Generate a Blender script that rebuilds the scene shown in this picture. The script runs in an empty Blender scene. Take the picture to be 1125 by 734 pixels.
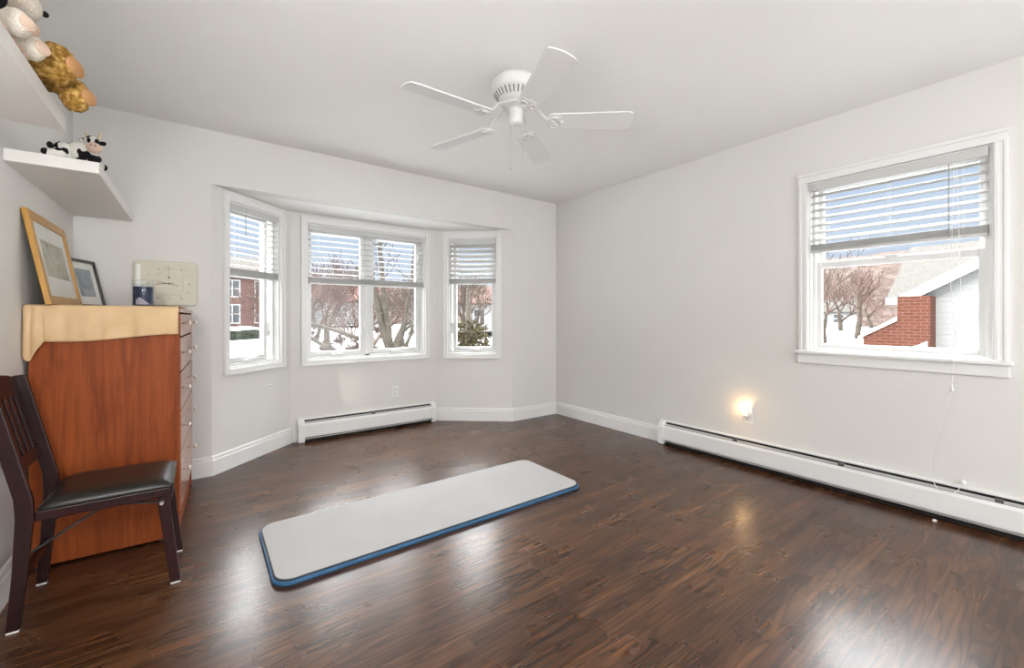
import bpy, bmesh, math, random
from mathutils import Vector, Matrix, noise
random.seed(7)
PI = math.pi
S = bpy.context.scene
COL = S.collection

# ------------------------------------------------------------------ camera, sky, sun, exposure
HEAD = math.atan2(342.5, 465.0)
cam_data = bpy.data.cameras.new('camera')
cam_data.sensor_width = 36.0
cam_data.lens = 36.0 * 465.0 / 1125.0
cam_data.shift_y = -18.5 / 1125.0
cam_data.clip_start = 0.05
cam_data.clip_end = 500
cam = bpy.data.objects.new('camera', cam_data)
cam.location = (0, 0, 1.12)
cam.rotation_euler = (PI / 2, 0, -HEAD)
COL.objects.link(cam)
S.camera = cam

S.view_settings.view_transform = 'Standard'
S.view_settings.look = 'None'
S.view_settings.exposure = 0.56
S.view_settings.gamma = 1.0
S.view_settings.use_curve_mapping = False
S.cycles.denoising_prefilter = 'NONE'

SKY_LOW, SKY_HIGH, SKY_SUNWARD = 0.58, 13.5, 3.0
FILL_POWER = (50.0, 20.0)
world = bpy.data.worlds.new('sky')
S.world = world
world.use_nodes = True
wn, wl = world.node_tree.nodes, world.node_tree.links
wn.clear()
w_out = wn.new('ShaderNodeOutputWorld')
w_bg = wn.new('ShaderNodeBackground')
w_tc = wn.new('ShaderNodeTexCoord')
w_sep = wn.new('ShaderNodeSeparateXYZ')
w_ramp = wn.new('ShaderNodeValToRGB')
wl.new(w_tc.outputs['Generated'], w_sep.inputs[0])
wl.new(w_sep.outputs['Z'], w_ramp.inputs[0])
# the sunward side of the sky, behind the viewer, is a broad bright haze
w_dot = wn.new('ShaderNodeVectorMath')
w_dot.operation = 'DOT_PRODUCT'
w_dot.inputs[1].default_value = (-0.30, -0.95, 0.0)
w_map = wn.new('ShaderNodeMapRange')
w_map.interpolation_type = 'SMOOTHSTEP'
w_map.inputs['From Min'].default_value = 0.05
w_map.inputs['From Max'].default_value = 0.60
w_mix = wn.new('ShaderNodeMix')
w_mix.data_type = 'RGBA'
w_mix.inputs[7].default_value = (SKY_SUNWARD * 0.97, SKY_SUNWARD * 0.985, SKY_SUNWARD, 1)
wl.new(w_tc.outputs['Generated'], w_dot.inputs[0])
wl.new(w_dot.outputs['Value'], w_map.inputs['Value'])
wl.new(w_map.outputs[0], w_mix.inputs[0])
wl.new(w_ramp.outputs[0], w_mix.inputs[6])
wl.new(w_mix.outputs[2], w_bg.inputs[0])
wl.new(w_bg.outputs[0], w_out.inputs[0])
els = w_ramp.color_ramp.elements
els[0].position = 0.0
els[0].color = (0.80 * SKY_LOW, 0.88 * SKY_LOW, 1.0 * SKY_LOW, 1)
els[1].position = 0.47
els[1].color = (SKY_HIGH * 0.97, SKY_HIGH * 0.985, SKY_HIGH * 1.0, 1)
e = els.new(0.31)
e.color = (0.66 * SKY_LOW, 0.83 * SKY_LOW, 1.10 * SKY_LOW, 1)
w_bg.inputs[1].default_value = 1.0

sun_data = bpy.data.lights.new('sun', 'SUN')
sun_data.energy = 2.0
sun_data.angle = math.radians(1.0)
sun_data.color = (1.0, 0.95, 0.86)
sun = bpy.data.objects.new('sun', sun_data)
sun.rotation_euler = Vector((0.80, 0.16, -0.58)).to_track_quat('-Z', 'Y').to_euler()
sun.location = (-20, -5, 20)
COL.objects.link(sun)


# ------------------------------------------------------------------ materials
class NT:
    """a small helper round one material's node tree"""
    def __init__(self, name):
        self.m = bpy.data.materials.new(name)
        self.m.use_nodes = True
        self.n, self.l = self.m.node_tree.nodes, self.m.node_tree.links
        self.p = self.n['Principled BSDF']
        self.tc = None

    def obj(self, scale=(1, 1, 1)):
        if self.tc is None:
            self.tc = self.n.new('ShaderNodeTexCoord')
        mp = self.n.new('ShaderNodeMapping')
        mp.inputs['Scale'].default_value = scale
        self.l.new(self.tc.outputs['Object'], mp.inputs[0])
        return mp.outputs[0]

    def noise(self, vec, scale, detail=4, rough=0.55, dist=0.0):
        t = self.n.new('ShaderNodeTexNoise')
        t.inputs['Scale'].default_value = scale
        t.inputs['Detail'].default_value = detail
        t.inputs['Roughness'].default_value = rough
        t.inputs['Distortion'].default_value = dist
        self.l.new(vec, t.inputs['Vector'])
        return t.outputs['Fac']

    def ramp(self, fac, stops, interp='LINEAR'):
        r = self.n.new('ShaderNodeValToRGB')
        r.color_ramp.interpolation = interp
        el = r.color_ramp.elements
        el[0].position, el[0].color = stops[0][0], (*stops[0][1], 1)
        el[1].position, el[1].color = stops[-1][0], (*stops[-1][1], 1)
        for pos, c in stops[1:-1]:
            q = el.new(pos)
            q.color = (*c, 1)
        self.l.new(fac, r.inputs[0])
        return r.outputs[0]

    def math(self, op, a, b=None, c=None):
        t = self.n.new('ShaderNodeMath')
        t.operation = op
        for i, v in enumerate((a, b, c)):
            if v is None:
                continue
            if isinstance(v, (int, float)):
                t.inputs[i].default_value = v
            else:
                self.l.new(v, t.inputs[i])
        return t.outputs[0]

    def mix(self, fac, a, b, mode='MIX'):
        t = self.n.new('ShaderNodeMix')
        t.data_type = 'RGBA'
        t.blend_type = mode
        for sock, v in ((t.inputs[0], fac), (t.inputs[6], a), (t.inputs[7], b)):
            if isinstance(v, (int, float)):
                sock.default_value = v
            elif isinstance(v, tuple):
                sock.default_value = (*v, 1)
            else:
                self.l.new(v, sock)
        return t.outputs[2]

    def bump(self, h, strength=0.2, dist=0.01):
        b = self.n.new('ShaderNodeBump')
        b.inputs['Strength'].default_value = strength
        b.inputs['Distance'].default_value = dist
        self.l.new(h, b.inputs['Height'])
        self.l.new(b.outputs[0], self.p.inputs['Normal'])

    def set(self, color=None, rough=None, metal=None, spec=None):
        for key, v in (('Base Color', color), ('Roughness', rough), ('Metallic', metal), ('Specular IOR Level', spec)):
            if v is None:
                continue
            if isinstance(v, (int, float)):
                self.p.inputs[key].default_value = v
            elif isinstance(v, tuple):
                self.p.inputs[key].default_value = (*v, 1)
            else:
                self.l.new(v, self.p.inputs[key])
        return self


def plain(name, color, rough=0.5, metal=0.0, spec=0.5, var=0.05, scale=8.0, bump=0.0, bscale=60.0):
    t = NT(name)
    v = t.obj()
    f = t.noise(v, scale, 3)
    lo = tuple(max(0, c * (1 - var)) for c in color)
    hi = tuple(min(1, c * (1 + var)) for c in color)
    t.set(t.ramp(f, [(0.3, lo), (0.7, hi)]), rough, metal, spec)
    if bump:
        t.bump(t.noise(v, bscale, 3), bump, 0.004)
    return t.m


M = {}
M['wall'] = plain('wall_paint', (0.725, 0.713, 0.685), 0.75, spec=0.25, var=0.012, scale=2, bump=0.03, bscale=220)
M['ceiling'] = plain('ceiling_paint', (0.875, 0.87, 0.855), 0.85, spec=0.2, var=0.01, scale=2, bump=0.03, bscale=180)
M['trim'] = plain('trim_paint', (0.79, 0.787, 0.775), 0.38, spec=0.45, var=0.01)
M['vinyl'] = plain('window_vinyl', (0.74, 0.74, 0.73), 0.35, var=0.01)
M['blind'] = plain('blind_slat_white', (0.55, 0.548, 0.536), 0.45, var=0.015)
M['cord'] = plain('blind_cord', (0.78, 0.77, 0.74), 0.7)
M['wand'] = plain('clear_grey_wand', (0.32, 0.32, 0.31), 0.3)
M['heater'] = plain('heater_enamel', (0.80, 0.80, 0.79), 0.35, var=0.01)
M['damper'] = plain('heater_damper_grey', (0.42, 0.42, 0.41), 0.4)
M['black'] = plain('black_void', (0.012, 0.011, 0.011), 0.6)
M['plate'] = plain('outlet_plastic', (0.80, 0.795, 0.77), 0.35, var=0.01)
M['slot'] = plain('outlet_slot', (0.10, 0.095, 0.09), 0.5)
M['fan'] = plain('fan_white_enamel', (0.70, 0.697, 0.68), 0.35, var=0.01)
M['fan_vent'] = plain('fan_vent_dark', (0.16, 0.155, 0.15), 0.6)
M['blade'] = plain('fan_blade_white', (0.74, 0.74, 0.73), 0.45, var=0.01)
M['shelf'] = plain('shelf_white', (0.74, 0.725, 0.69), 0.4, var=0.01)
M['metal'] = plain('brushed_nickel', (0.75, 0.70, 0.62), 0.28, metal=0.85)
M['knob'] = plain('knob_pewter', (0.78, 0.74, 0.68), 0.3, metal=0.6)
M['black_metal'] = plain('black_brace_metal', (0.02, 0.02, 0.02), 0.4)
M['white_pad'] = plain('white_glide', (0.75, 0.74, 0.72), 0.5)


def floor_material():
    t = NT('floor_dark_oak_strip')
    if t.tc is None:
        t.tc = t.n.new('ShaderNodeTexCoord')
    sep = t.n.new('ShaderNodeSeparateXYZ')
    t.l.new(t.tc.outputs['Object'], sep.inputs[0])
    x, y = sep.outputs[0], sep.outputs[1]
    W, L = 0.0585, 0.95
    yr = t.math('DIVIDE', y, W)
    row = t.math('FLOOR', yr)
    fy = t.math('FRACT', yr)
    wn1 = t.n.new('ShaderNodeTexWhiteNoise')
    wn1.noise_dimensions = '1D'
    t.l.new(row, wn1.inputs['W'])
    xo = t.math('ADD', t.math('DIVIDE', x, L), t.math('MULTIPLY', wn1.outputs['Value'], 7.0))
    cell = t.math('FLOOR', xo)
    fx = t.math('FRACT', xo)
    comb = t.n.new('ShaderNodeCombineXYZ')
    t.l.new(row, comb.inputs[0])
    t.l.new(cell, comb.inputs[1])
    wn2 = t.n.new('ShaderNodeTexWhiteNoise')
    wn2.noise_dimensions = '2D'
    t.l.new(comb.outputs[0], wn2.inputs['Vector'])
    rnd = wn2.outputs['Value']
    # grain stretched along the board, shifted per board
    gv = t.n.new('ShaderNodeCombineXYZ')
    t.l.new(t.math('ADD', t.math('MULTIPLY', x, 0.9), t.math('MULTIPLY', rnd, 40.0)), gv.inputs[0])
    t.l.new(t.math('ADD', t.math('MULTIPLY', y, 12.0), t.math('MULTIPLY', rnd, 13.0)), gv.inputs[1])
    g2 = t.noise(gv.outputs[0], 4.5, 2, 0.5, 0.2)
    cv = t.n.new('ShaderNodeCombineXYZ')
    t.l.new(t.math('ADD', t.math('MULTIPLY', x, 1.3), t.math('MULTIPLY', rnd, 31.0)), cv.inputs[0])
    t.l.new(t.math('ADD', t.math('MULTIPLY', y, 13.0), t.math('MULTIPLY', rnd, 17.0)), cv.inputs[1])
    g1 = t.noise(cv.outputs[0], 1.0, 1, 0.4, 0.1)
    # cathedral lines: contour stripes of a smooth stretched noise
    rings = t.math('FRACT', t.math('MULTIPLY', g1, 9.0))
    line = t.math('MINIMUM', rings, t.math('SUBTRACT', 1.0, rings))
    base = t.ramp(rnd, [(0.0, (0.058, 0.024, 0.012)), (0.45, (0.070, 0.030, 0.014)), (0.8, (0.082, 0.037, 0.017)), (1.0, (0.100, 0.046, 0.021))])
    grain = t.ramp(g2, [(0.28, (0.58, 0.55, 0.53)), (0.5, (1.0, 1.0, 1.0)), (0.72, (1.50, 1.46, 1.40))])
    c = t.mix(1.0, base, grain, 'MULTIPLY')
    lc = t.ramp(line, [(0.0, (0.40, 0.36, 0.33)), (0.20, (1, 1, 1)), (0.5, (1.22, 1.20, 1.16))])
    c = t.mix(0.88, c, lc, 'MULTIPLY')
    sv = t.n.new('ShaderNodeCombineXYZ')
    t.l.new(t.math('MULTIPLY', x, 0.55), sv.inputs[0])
    t.l.new(t.math('MULTIPLY', y, 8.5), sv.inputs[1])
    c = t.mix(1.0, c, t.ramp(t.noise(sv.outputs[0], 1.0, 3, 0.6), [(0.30, (0.68, 0.66, 0.65)), (0.5, (1, 1, 1)), (0.72, (1.42, 1.38, 1.30))]), 'MULTIPLY')
    wear = t.noise(t.obj((0.9, 0.5, 1)), 1.7, 3)
    c = t.mix(1.0, c, t.ramp(wear, [(0.3, (0.86, 0.84, 0.83)), (0.7, (1.12, 1.10, 1.06))]), 'MULTIPLY')
    ey = t.math('MINIMUM', fy, t.math('SUBTRACT', 1.0, fy))
    ex = t.math('MULTIPLY', t.math('MINIMUM', fx, t.math('SUBTRACT', 1.0, fx)), L / W)
    edge = t.math('MINIMUM', ey, ex)
    seam = t.ramp(edge, [(0.006, (0, 0, 0)), (0.03, (1, 1, 1))])
    c = t.mix(1.0, c, t.mix(seam, (0.42, 0.38, 0.36), (1.0, 1.0, 1.0)), 'MULTIPLY')
    t.set(c, None, 0.0, 0.58)
    r = t.ramp(t.noise(t.obj((1, 1, 1)), 2.3, 3), [(0.3, (0.24,) * 3), (0.7, (0.32,) * 3)])
    t.set(rough=r)
    h = t.math('ADD', t.math('MULTIPLY', seam, 0.55), t.math('MULTIPLY', t.math('MINIMUM', line, 0.14), 1.0))
    return t.m


M['floor'] = floor_material()


def wood(name, stops, stretch=(14, 14, 1.2), scale=1.5, rough=0.35, dist=1.2, boards=None, spec=0.5):
    t = NT(name)
    v = t.obj(stretch)
    g = t.noise(v, scale, 6, 0.6, dist)
    c = t.ramp(g, stops)
    fine = t.noise(t.obj(tuple(s * 7 for s in stretch[:2]) + (stretch[2] * 2.5,)), scale, 3)
    c = t.mix(1.0, c, t.ramp(fine, [(0.3, (0.86,) * 3), (0.7, (1.1,) * 3)]), 'MULTIPLY')
    if boards:
        sep = t.n.new('ShaderNodeSeparateXYZ')
        t.l.new(t.tc.outputs['Object'], sep.inputs[0])
        wv = t.n.new('ShaderNodeTexWhiteNoise')
        wv.noise_dimensions = '1D'
        t.l.new(t.math('FLOOR', t.math('DIVIDE', sep.outputs[0], boards)), wv.inputs['W'])
        c = t.mix(1.0, c, t.ramp(wv.outputs['Value'], [(0, (0.82, 0.80, 0.78)), (1, (1.15, 1.15, 1.15))]), 'MULTIPLY')
    t.set(c, rough, 0, spec)
    t.bump(fine, 0.05, 0.001)
    return t.m


M['cherry'] = wood('cherry_side', [(0.2, (0.15, 0.028, 0.005)), (0.5, (0.285, 0.060, 0.010)), (0.8, (0.40, 0.100, 0.019))], rough=0.55, boards=0.125, spec=0.25)
M['cherry_glare'] = wood('cherry_drawer_glare', [(0.2, (0.32, 0.12, 0.06)), (0.8, (0.42, 0.18, 0.095))], (14, 1.6, 14), rough=0.18)  # window glare put into the colour: paler and pinker than the cherry side
M['mahogany'] = wood('mahogany_stain', [(0.2, (0.010, 0.002, 0.002)), (0.8, (0.030, 0.0055, 0.005))], rough=0.36, spec=0.35)
M['gold_wood'] = wood('honey_frame_wood', [(0.2, (0.42, 0.21, 0.035)), (0.8, (0.56, 0.30, 0.06))], (9, 9, 2), rough=0.32)
M['black_frame'] = plain('black_frame', (0.022, 0.020, 0.018), 0.35)
M['vinyl_black'] = plain('black_vinyl_seat', (0.014, 0.012, 0.010), 0.33, spec=0.4, var=0.2, scale=14, bump=0.06, bscale=160)
M['mount'] = plain('mount_board', (0.74, 0.73, 0.70), 0.8)


def picture(name, stops, scale, bright=0.0):
    t = NT(name)
    c = t.ramp(t.noise(t.obj(), scale, 5, 0.6, 0.6), stops)
    t.set(c, 0.18, 0, 0.5)
    return t.m


M['print_olive'] = picture('faded_landscape_print', [(0.25, (0.14, 0.13, 0.04)), (0.5, (0.30, 0.27, 0.17)), (0.75, (0.50, 0.45, 0.38))], 7)
M['print_blue'] = picture('blue_grey_print', [(0.25, (0.13, 0.14, 0.15)), (0.5, (0.28, 0.32, 0.36)), (0.75, (0.52, 0.55, 0.60))], 8)


def cloth_material():
    t = NT('peach_gauze_cloth')
    v = t.obj()
    c = t.ramp(t.noise(v, 9, 3), [(0.3, (0.60, 0.41, 0.23)), (0.7, (0.70, 0.50, 0.30))])
    w1 = t.n.new('ShaderNodeTexWave')
    w1.inputs['Scale'].default_value = 90
    w1.bands_direction = 'Z'
    t.l.new(v, w1.inputs['Vector'])
    t.set(c, 0.9, 0, 0.15)
    t.bump(w1.outputs['Fac'], 0.12, 0.001)
    return t.m


M['cloth'] = cloth_material()
M['mat_top'] = plain('mat_grey_foam', (0.47, 0.46, 0.455), 0.7, spec=0.25, var=0.03, scale=5, bump=0.12, bscale=320)
M['mat_blue'] = plain('mat_blue_foam', (0.035, 0.125, 0.26), 0.5, var=0.1)
M['mat_dark'] = plain('mat_dark_underside', (0.022, 0.030, 0.040), 0.6)
M['cream'] = plain('cream_panel', (0.62, 0.585, 0.47), 0.45, var=0.03, scale=14)
M['brown_mark'] = plain('brown_mark', (0.30, 0.22, 0.14), 0.6)
M['brown_hand'] = plain('dark_brown_mark', (0.17, 0.09, 0.05), 0.6)
M['candle_wax'] = plain('navy_wax', (0.018, 0.034, 0.085), 0.4)
M['candle_label'] = plain('pale_label', (0.35, 0.34, 0.42), 0.5)


def glass_material(name, tint=(1, 1, 1), gloss=0.06, graze=0.45):
    t = NT(name)
    t.n.remove(t.p)
    out = t.n['Material Output']
    tr = t.n.new('ShaderNodeBsdfTransparent')
    tr.inputs[0].default_value = (*tint, 1)
    gl = t.n.new('ShaderNodeBsdfGlossy')
    gl.inputs['Roughness'].default_value = 0.02
    lw = t.n.new('ShaderNodeLayerWeight')
    lw.inputs['Blend'].default_value = 0.5
    fr = t.math('POWER', lw.outputs['Facing'], 4.0)
    mx = t.n.new('ShaderNodeMixShader')
    t.l.new(t.math('ADD', t.math('MULTIPLY', fr, graze), gloss), mx.inputs[0])
    t.l.new(tr.outputs[0], mx.inputs[1])
    t.l.new(gl.outputs[0], mx.inputs[2])
    t.l.new(mx.outputs[0], out.inputs[0])
    return t.m


M['glass'] = glass_material('window_glass', (0.97, 0.98, 0.98), 0.02)
M['picture_glass'] = glass_material('picture_glass', (0.98, 0.985, 0.98), 0.004, 0.05)
M['jar_glass'] = glass_material('jar_glass', (0.95, 0.965, 0.98), 0.03)


def fur(name, stops, scale=40, rough=0.95, fine=220):
    t = NT(name)
    v = t.obj()
    t.set(t.ramp(t.noise(v, scale, 4), stops), rough, 0, 0.1)
    t.bump(t.noise(v, fine, 2), 0.9, 0.006)
    return t.m


M['fur_gold'] = fur('golden_fur', [(0.3, (0.16, 0.075, 0.012)), (0.52, (0.38, 0.21, 0.05)), (0.70, (0.66, 0.45, 0.17))], 75)
M['fur_cream'] = fur('cream_plush', [(0.35, (0.62, 0.54, 0.44)), (0.65, (0.72, 0.66, 0.58))], 20)
M['fur_pink'] = fur('blush_plush', [(0.35, (0.62, 0.44, 0.33)), (0.65, (0.70, 0.53, 0.42))], 20)
M['fur_peach'] = fur('peach_sole', [(0.3, (0.46, 0.24, 0.10)), (0.7, (0.56, 0.31, 0.15))], 25)
M['fur_black'] = fur('black_plush', [(0.3, (0.010, 0.010, 0.010)), (0.7, (0.022, 0.020, 0.020))], 30)
M['fur_white'] = fur('white_plush', [(0.35, (0.68, 0.66, 0.61)), (0.65, (0.76, 0.74, 0.70))], 20)
M['horn'] = fur('cream_horn', [(0.3, (0.66, 0.58, 0.38)), (0.7, (0.72, 0.64, 0.44))], 20)


def cow_material():
    t = NT('holstein_plush')
    v = t.obj()
    f = t.noise(v, 21, 1, 0.4)
    t.set(t.ramp(f, [(0.0, (0.72, 0.70, 0.64)), (0.525, (0.72, 0.70, 0.64)), (0.55, (0.012, 0.011, 0.011)), (1.0, (0.012, 0.011, 0.011))]), 0.95, 0, 0.1)
    t.bump(t.noise(v, 220, 2), 0.7, 0.004)
    return t.m


M['cow'] = cow_material()

# outdoors
M['snow'] = plain('snow', (0.36, 0.363, 0.368), 0.8, spec=0.2, var=0.08, scale=0.35, bump=0.3, bscale=0.8)
M['bark'] = plain('bark_grey_brown', (0.060, 0.052, 0.042), 0.9, spec=0.1, var=0.35, scale=6)
M['twig_red'] = plain('twig_red_brown', (0.078, 0.047, 0.040), 0.9, spec=0.1, var=0.3, scale=1)
M['twig_tan'] = plain('twig_tan', (0.064, 0.050, 0.040), 0.9, spec=0.1, var=0.3, scale=1)
M['needles'] = plain('olive_needles', (0.042, 0.034, 0.016), 0.9, spec=0.1, var=0.5, scale=9)
M['hedge'] = plain('hedge_green', (0.022, 0.026, 0.017), 0.9, spec=0.1, var=0.5, scale=4)
M['siding'] = plain('white_siding', (0.20, 0.20, 0.198), 0.6, var=0.02)
M['fascia'] = plain('white_fascia', (0.30, 0.30, 0.296), 0.5, var=0.01)
M['shingle'] = plain('grey_shingle', (0.066, 0.061, 0.055), 0.85, spec=0.15, var=0.18, scale=9)
M['dark_window'] = plain('dark_house_window', (0.045, 0.05, 0.055), 0.25, var=0.1)
M['brown_board'] = plain('brown_fence', (0.075, 0.05, 0.036), 0.85, var=0.2)


def brick(name, c1, c2, mortar, sx):
    t = NT(name)
    b = t.n.new('ShaderNodeTexBrick')
    b.inputs['Color1'].default_value = (*c1, 1)
    b.inputs['Color2'].default_value = (*c2, 1)
    b.inputs['Mortar'].default_value = (*mortar, 1)
    b.inputs['Scale'].default_value = sx
    b.inputs['Mortar Size'].default_value = 0.018
    b.inputs['Brick Width'].default_value = 0.5
    b.inputs['Row Height'].default_value = 0.18
    sep = t.n.new('ShaderNodeSeparateXYZ')
    cmb = t.n.new('ShaderNodeCombineXYZ')
    t.obj()
    t.l.new(t.tc.outputs['Object'], sep.inputs[0])
    t.l.new(t.math('ADD', sep.outputs[0], sep.outputs[1]), cmb.inputs[0])
    t.l.new(sep.outputs[2], cmb.inputs[1])
    t.l.new(cmb.outputs[0], b.inputs['Vector'])
    t.set(b.outputs['Color'], 0.85, 0, 0.15)
    return t.m


M['brick'] = brick('orange_red_brick', (0.082, 0.025, 0.014), (0.064, 0.019, 0.010), (0.105, 0.062, 0.048), 2.35)
M['brick_pink'] = brick('pink_red_brick', (0.100, 0.054, 0.046), (0.082, 0.042, 0.036), (0.12, 0.088, 0.08), 1.6)


def hill_material():
    t = NT('brown_wooded_slope')
    v = t.obj()
    f = t.noise(v, 0.9, 9, 0.78)
    g = t.noise(t.obj((1, 1, 2.2)), 0.09, 4)
    c = t.ramp(f, [(0.30, (0.034, 0.025, 0.022)), (0.50, (0.060, 0.048, 0.043)), (0.62, (0.095, 0.083, 0.077)), (0.72, (0.20, 0.19, 0.185))])
    c = t.mix(1.0, c, t.ramp(g, [(0.3, (1.05, 0.90, 0.86)), (0.7, (0.95, 0.97, 0.95))]), 'MULTIPLY')
    t.set(c, 0.95, 0, 0.05)
    return t.m


M['hill'] = hill_material()


# ------------------------------------------------------------------ mesh helpers
class MB:
    def __init__(self):
        self.bm = bmesh.new()

    def _add(self, vs, fs, mx=None):
        vv = [self.bm.verts.new(mx @ Vector(v) if mx else Vector(v)) for v in vs]
        for f in fs:
            try:
                self.bm.faces.new([vv[i] for i in f])
            except ValueError:
                pass
        return self

    def box(self, x0, x1, y0, y1, z0, z1, mx=None):
        vs = [(x0, y0, z0), (x1, y0, z0), (x1, y1, z0), (x0, y1, z0), (x0, y0, z1), (x1, y0, z1), (x1, y1, z1), (x0, y1, z1)]
        return self._add(vs, [(0, 3, 2, 1), (4, 5, 6, 7), (0, 1, 5, 4), (1, 2, 6, 5), (2, 3, 7, 6), (3, 0, 4, 7)], mx)

    def extrude(self, pts, vec, mx=None):
        n = len(pts)
        vec = Vector(vec)
        vs = [Vector(p) for p in pts] + [Vector(p) + vec for p in pts]
        fs = [tuple(range(n - 1, -1, -1)), tuple(range(n, 2 * n))]
        fs += [(i, (i + 1) % n, n + (i + 1) % n, n + i) for i in range(n)]
        return self._add(vs, fs, mx)

    def bar(self, a, b, w, d, up=(0, 0, 1), w2=None, d2=None):
        """a squared bar from a to b, w across, d the other way"""
        a, b = Vector(a), Vector(b)
        t = (b - a).normalized()
        s = t.cross(Vector(up))
        if s.length < 1e-4:
            s = t.cross(Vector((1, 0, 0)))
        s.normalize()
        u = s.cross(t).normalized()
        w2, d2 = w2 or w, d2 or d
        vs = []
        for p, ww, dd in ((a, w, d), (b, w2, d2)):
            for i, j in ((-1, -1), (1, -1), (1, 1), (-1, 1)):
                vs.append(p + s * (i * ww / 2) + u * (j * dd / 2))
        return self._add(vs, [(0, 1, 2, 3), (7, 6, 5, 4), (0, 4, 5, 1), (1, 5, 6, 2), (2, 6, 7, 3), (3, 7, 4, 0)])

    def tube(self, pts, r, n=8, cap=True):
        pts = [Vector(p) for p in pts]
        rr = r if isinstance(r, (list, tuple)) else [r] * len(pts)
        rings = []
        ref = Vector((0.31, 0.17, 0.93)).normalized()
        for i, p in enumerate(pts):
            t = (pts[min(i + 1, len(pts) - 1)] - pts[max(i - 1, 0)])
            t = t.normalized() if t.length > 1e-9 else Vector((0, 0, 1))
            s = t.cross(ref)
            if s.length < 0.05:
                s = t.cross(Vector((1, 0, 0)))
            s.normalize()
            u = s.cross(t)
            rings.append([self.bm.verts.new(p + (s * math.cos(2 * PI * k / n) + u * math.sin(2 * PI * k / n)) * rr[i]) for k in range(n)])
        for a, b in zip(rings, rings[1:]):
            for k in range(n):
                self.bm.faces.new((a[k], a[(k + 1) % n], b[(k + 1) % n], b[k]))
        if cap and n > 2:
            self.bm.faces.new(rings[0][::-1])
            self.bm.faces.new(rings[-1])
        return self

    def lathe(self, prof, n=40, mx=None):
        vs, fs = [], []
        m = len(prof)
        for i in range(n):
            a = 2 * PI * i / n
            for r, z in prof:
                vs.append((max(r, 1e-4) * math.cos(a), max(r, 1e-4) * math.sin(a), z))
        for i in range(n):
            j = (i + 1) % n
            for k in range(m - 1):
                fs.append((i * m + k, j * m + k, j * m + k + 1, i * m + k + 1))
        fs.append(tuple(i * m for i in range(n))[::-1])
        fs.append(tuple(i * m + m - 1 for i in range(n)))
        return self._add(vs, fs, mx)

    def ball(self, c, r, sub=2, mx=None):
        r = (r, r, r) if isinstance(r, (int, float)) else r
        m = Matrix.Translation(Vector(c)) @ (mx or Matrix()) @ Matrix.Diagonal((*r, 1))
        bmesh.ops.create_icosphere(self.bm, subdivisions=sub, radius=1.0, matrix=m)
        return self

    def build(self, name, mat, parent=None, smooth=False, bevel=0.0, seg=2, loc=None, fix=True):
        if fix:
            bmesh.ops.recalc_face_normals(self.bm, faces=self.bm.faces)
        me = bpy.data.meshes.new(name)
        self.bm.to_mesh(me)
        self.bm.free()
        me.materials.append(mat)
        if smooth:
            for p in me.polygons:
                p.use_smooth = True
        o = bpy.data.objects.new(name, me)
        COL.objects.link(o)
        if parent:
            o.parent = parent
        if loc:
            o.location = loc
        if bevel:
            b = o.modifiers.new('bevel', 'BEVEL')
            b.width, b.segments, b.limit_method, b.angle_limit = bevel, seg, 'ANGLE', math.radians(40)
            b.harden_normals = False
        return o


def tag(o, label=None, cat=None, group=None, kind=None):
    for k, v in (('label', label), ('category', cat), ('group', group), ('kind', kind)):
        if v:
            o[k] = v
    return o


def thing(name, loc=(0, 0, 0), rz=0.0, label=None, cat=None, group=None, kind=None):
    o = bpy.data.objects.new(name, None)
    o.empty_display_size = 0.1
    COL.objects.link(o)
    o.location = loc
    o.rotation_euler = (0, 0, rz)
    return tag(o, label, cat, group, kind)


def copy_tree(o, parent=None):
    c = o.copy()
    COL.objects.link(c)
    if parent is not None:
        c.parent = parent
    for ch in [x for x in COL.objects if x.parent == o]:
        copy_tree(ch, c)
    return c


# ------------------------------------------------------------------ the room
X0, X1, Y1, YR, H = -0.625, 3.342, 3.669, -2.6, 2.44
L0, L1 = Vector((0.065, 3.669)), Vector((0.645, 4.2))
R1, R0 = Vector((2.06, 4.2)), Vector((2.709, 3.669))
T = 0.14
BAYZ = 2.062


class Frame:
    """a wall's own axes seen from inside: x along it, y outwards, z up"""
    def __init__(self, p0, p1):
        self.p0, self.p1 = Vector(p0), Vector(p1)
        d = self.p1 - self.p0
        self.L = d.length
        self.a = math.atan2(d.y, d.x)
        self.mx = Matrix.Translation((self.p0.x, self.p0.y, 0)) @ Matrix.Rotation(self.a, 4, 'Z')


F_BL, F_BC, F_BR = Frame(L0, L1), Frame(L1, R1), Frame(R1, R0)
F_R = Frame((X1, Y1), (X1, YR))


def wall_panel(mb, fr, z1, hole=None, z0=0.0, t=T):
    if hole is None:
        return mb.box(0, fr.L, 0, t, z0, z1, fr.mx)
    a, b, c, d = hole
    mb.box(0, a, 0, t, z0, z1, fr.mx)
    mb.box(b, fr.L, 0, t, z0, z1, fr.mx)
    mb.box(a, b, 0, t, z0, c, fr.mx)
    mb.box(a, b, 0, t, d, z1, fr.mx)
    return mb


HOLE_BL = (0.137, 0.658, 0.737, 1.985)
HOLE_BC = (0.134, 1.290, 0.726, 1.976)
HOLE_BR = (0.135, 0.670, 0.722, 1.982)
HOLE_R = (2.545, 3.378, 0.894, 2.030)

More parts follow.
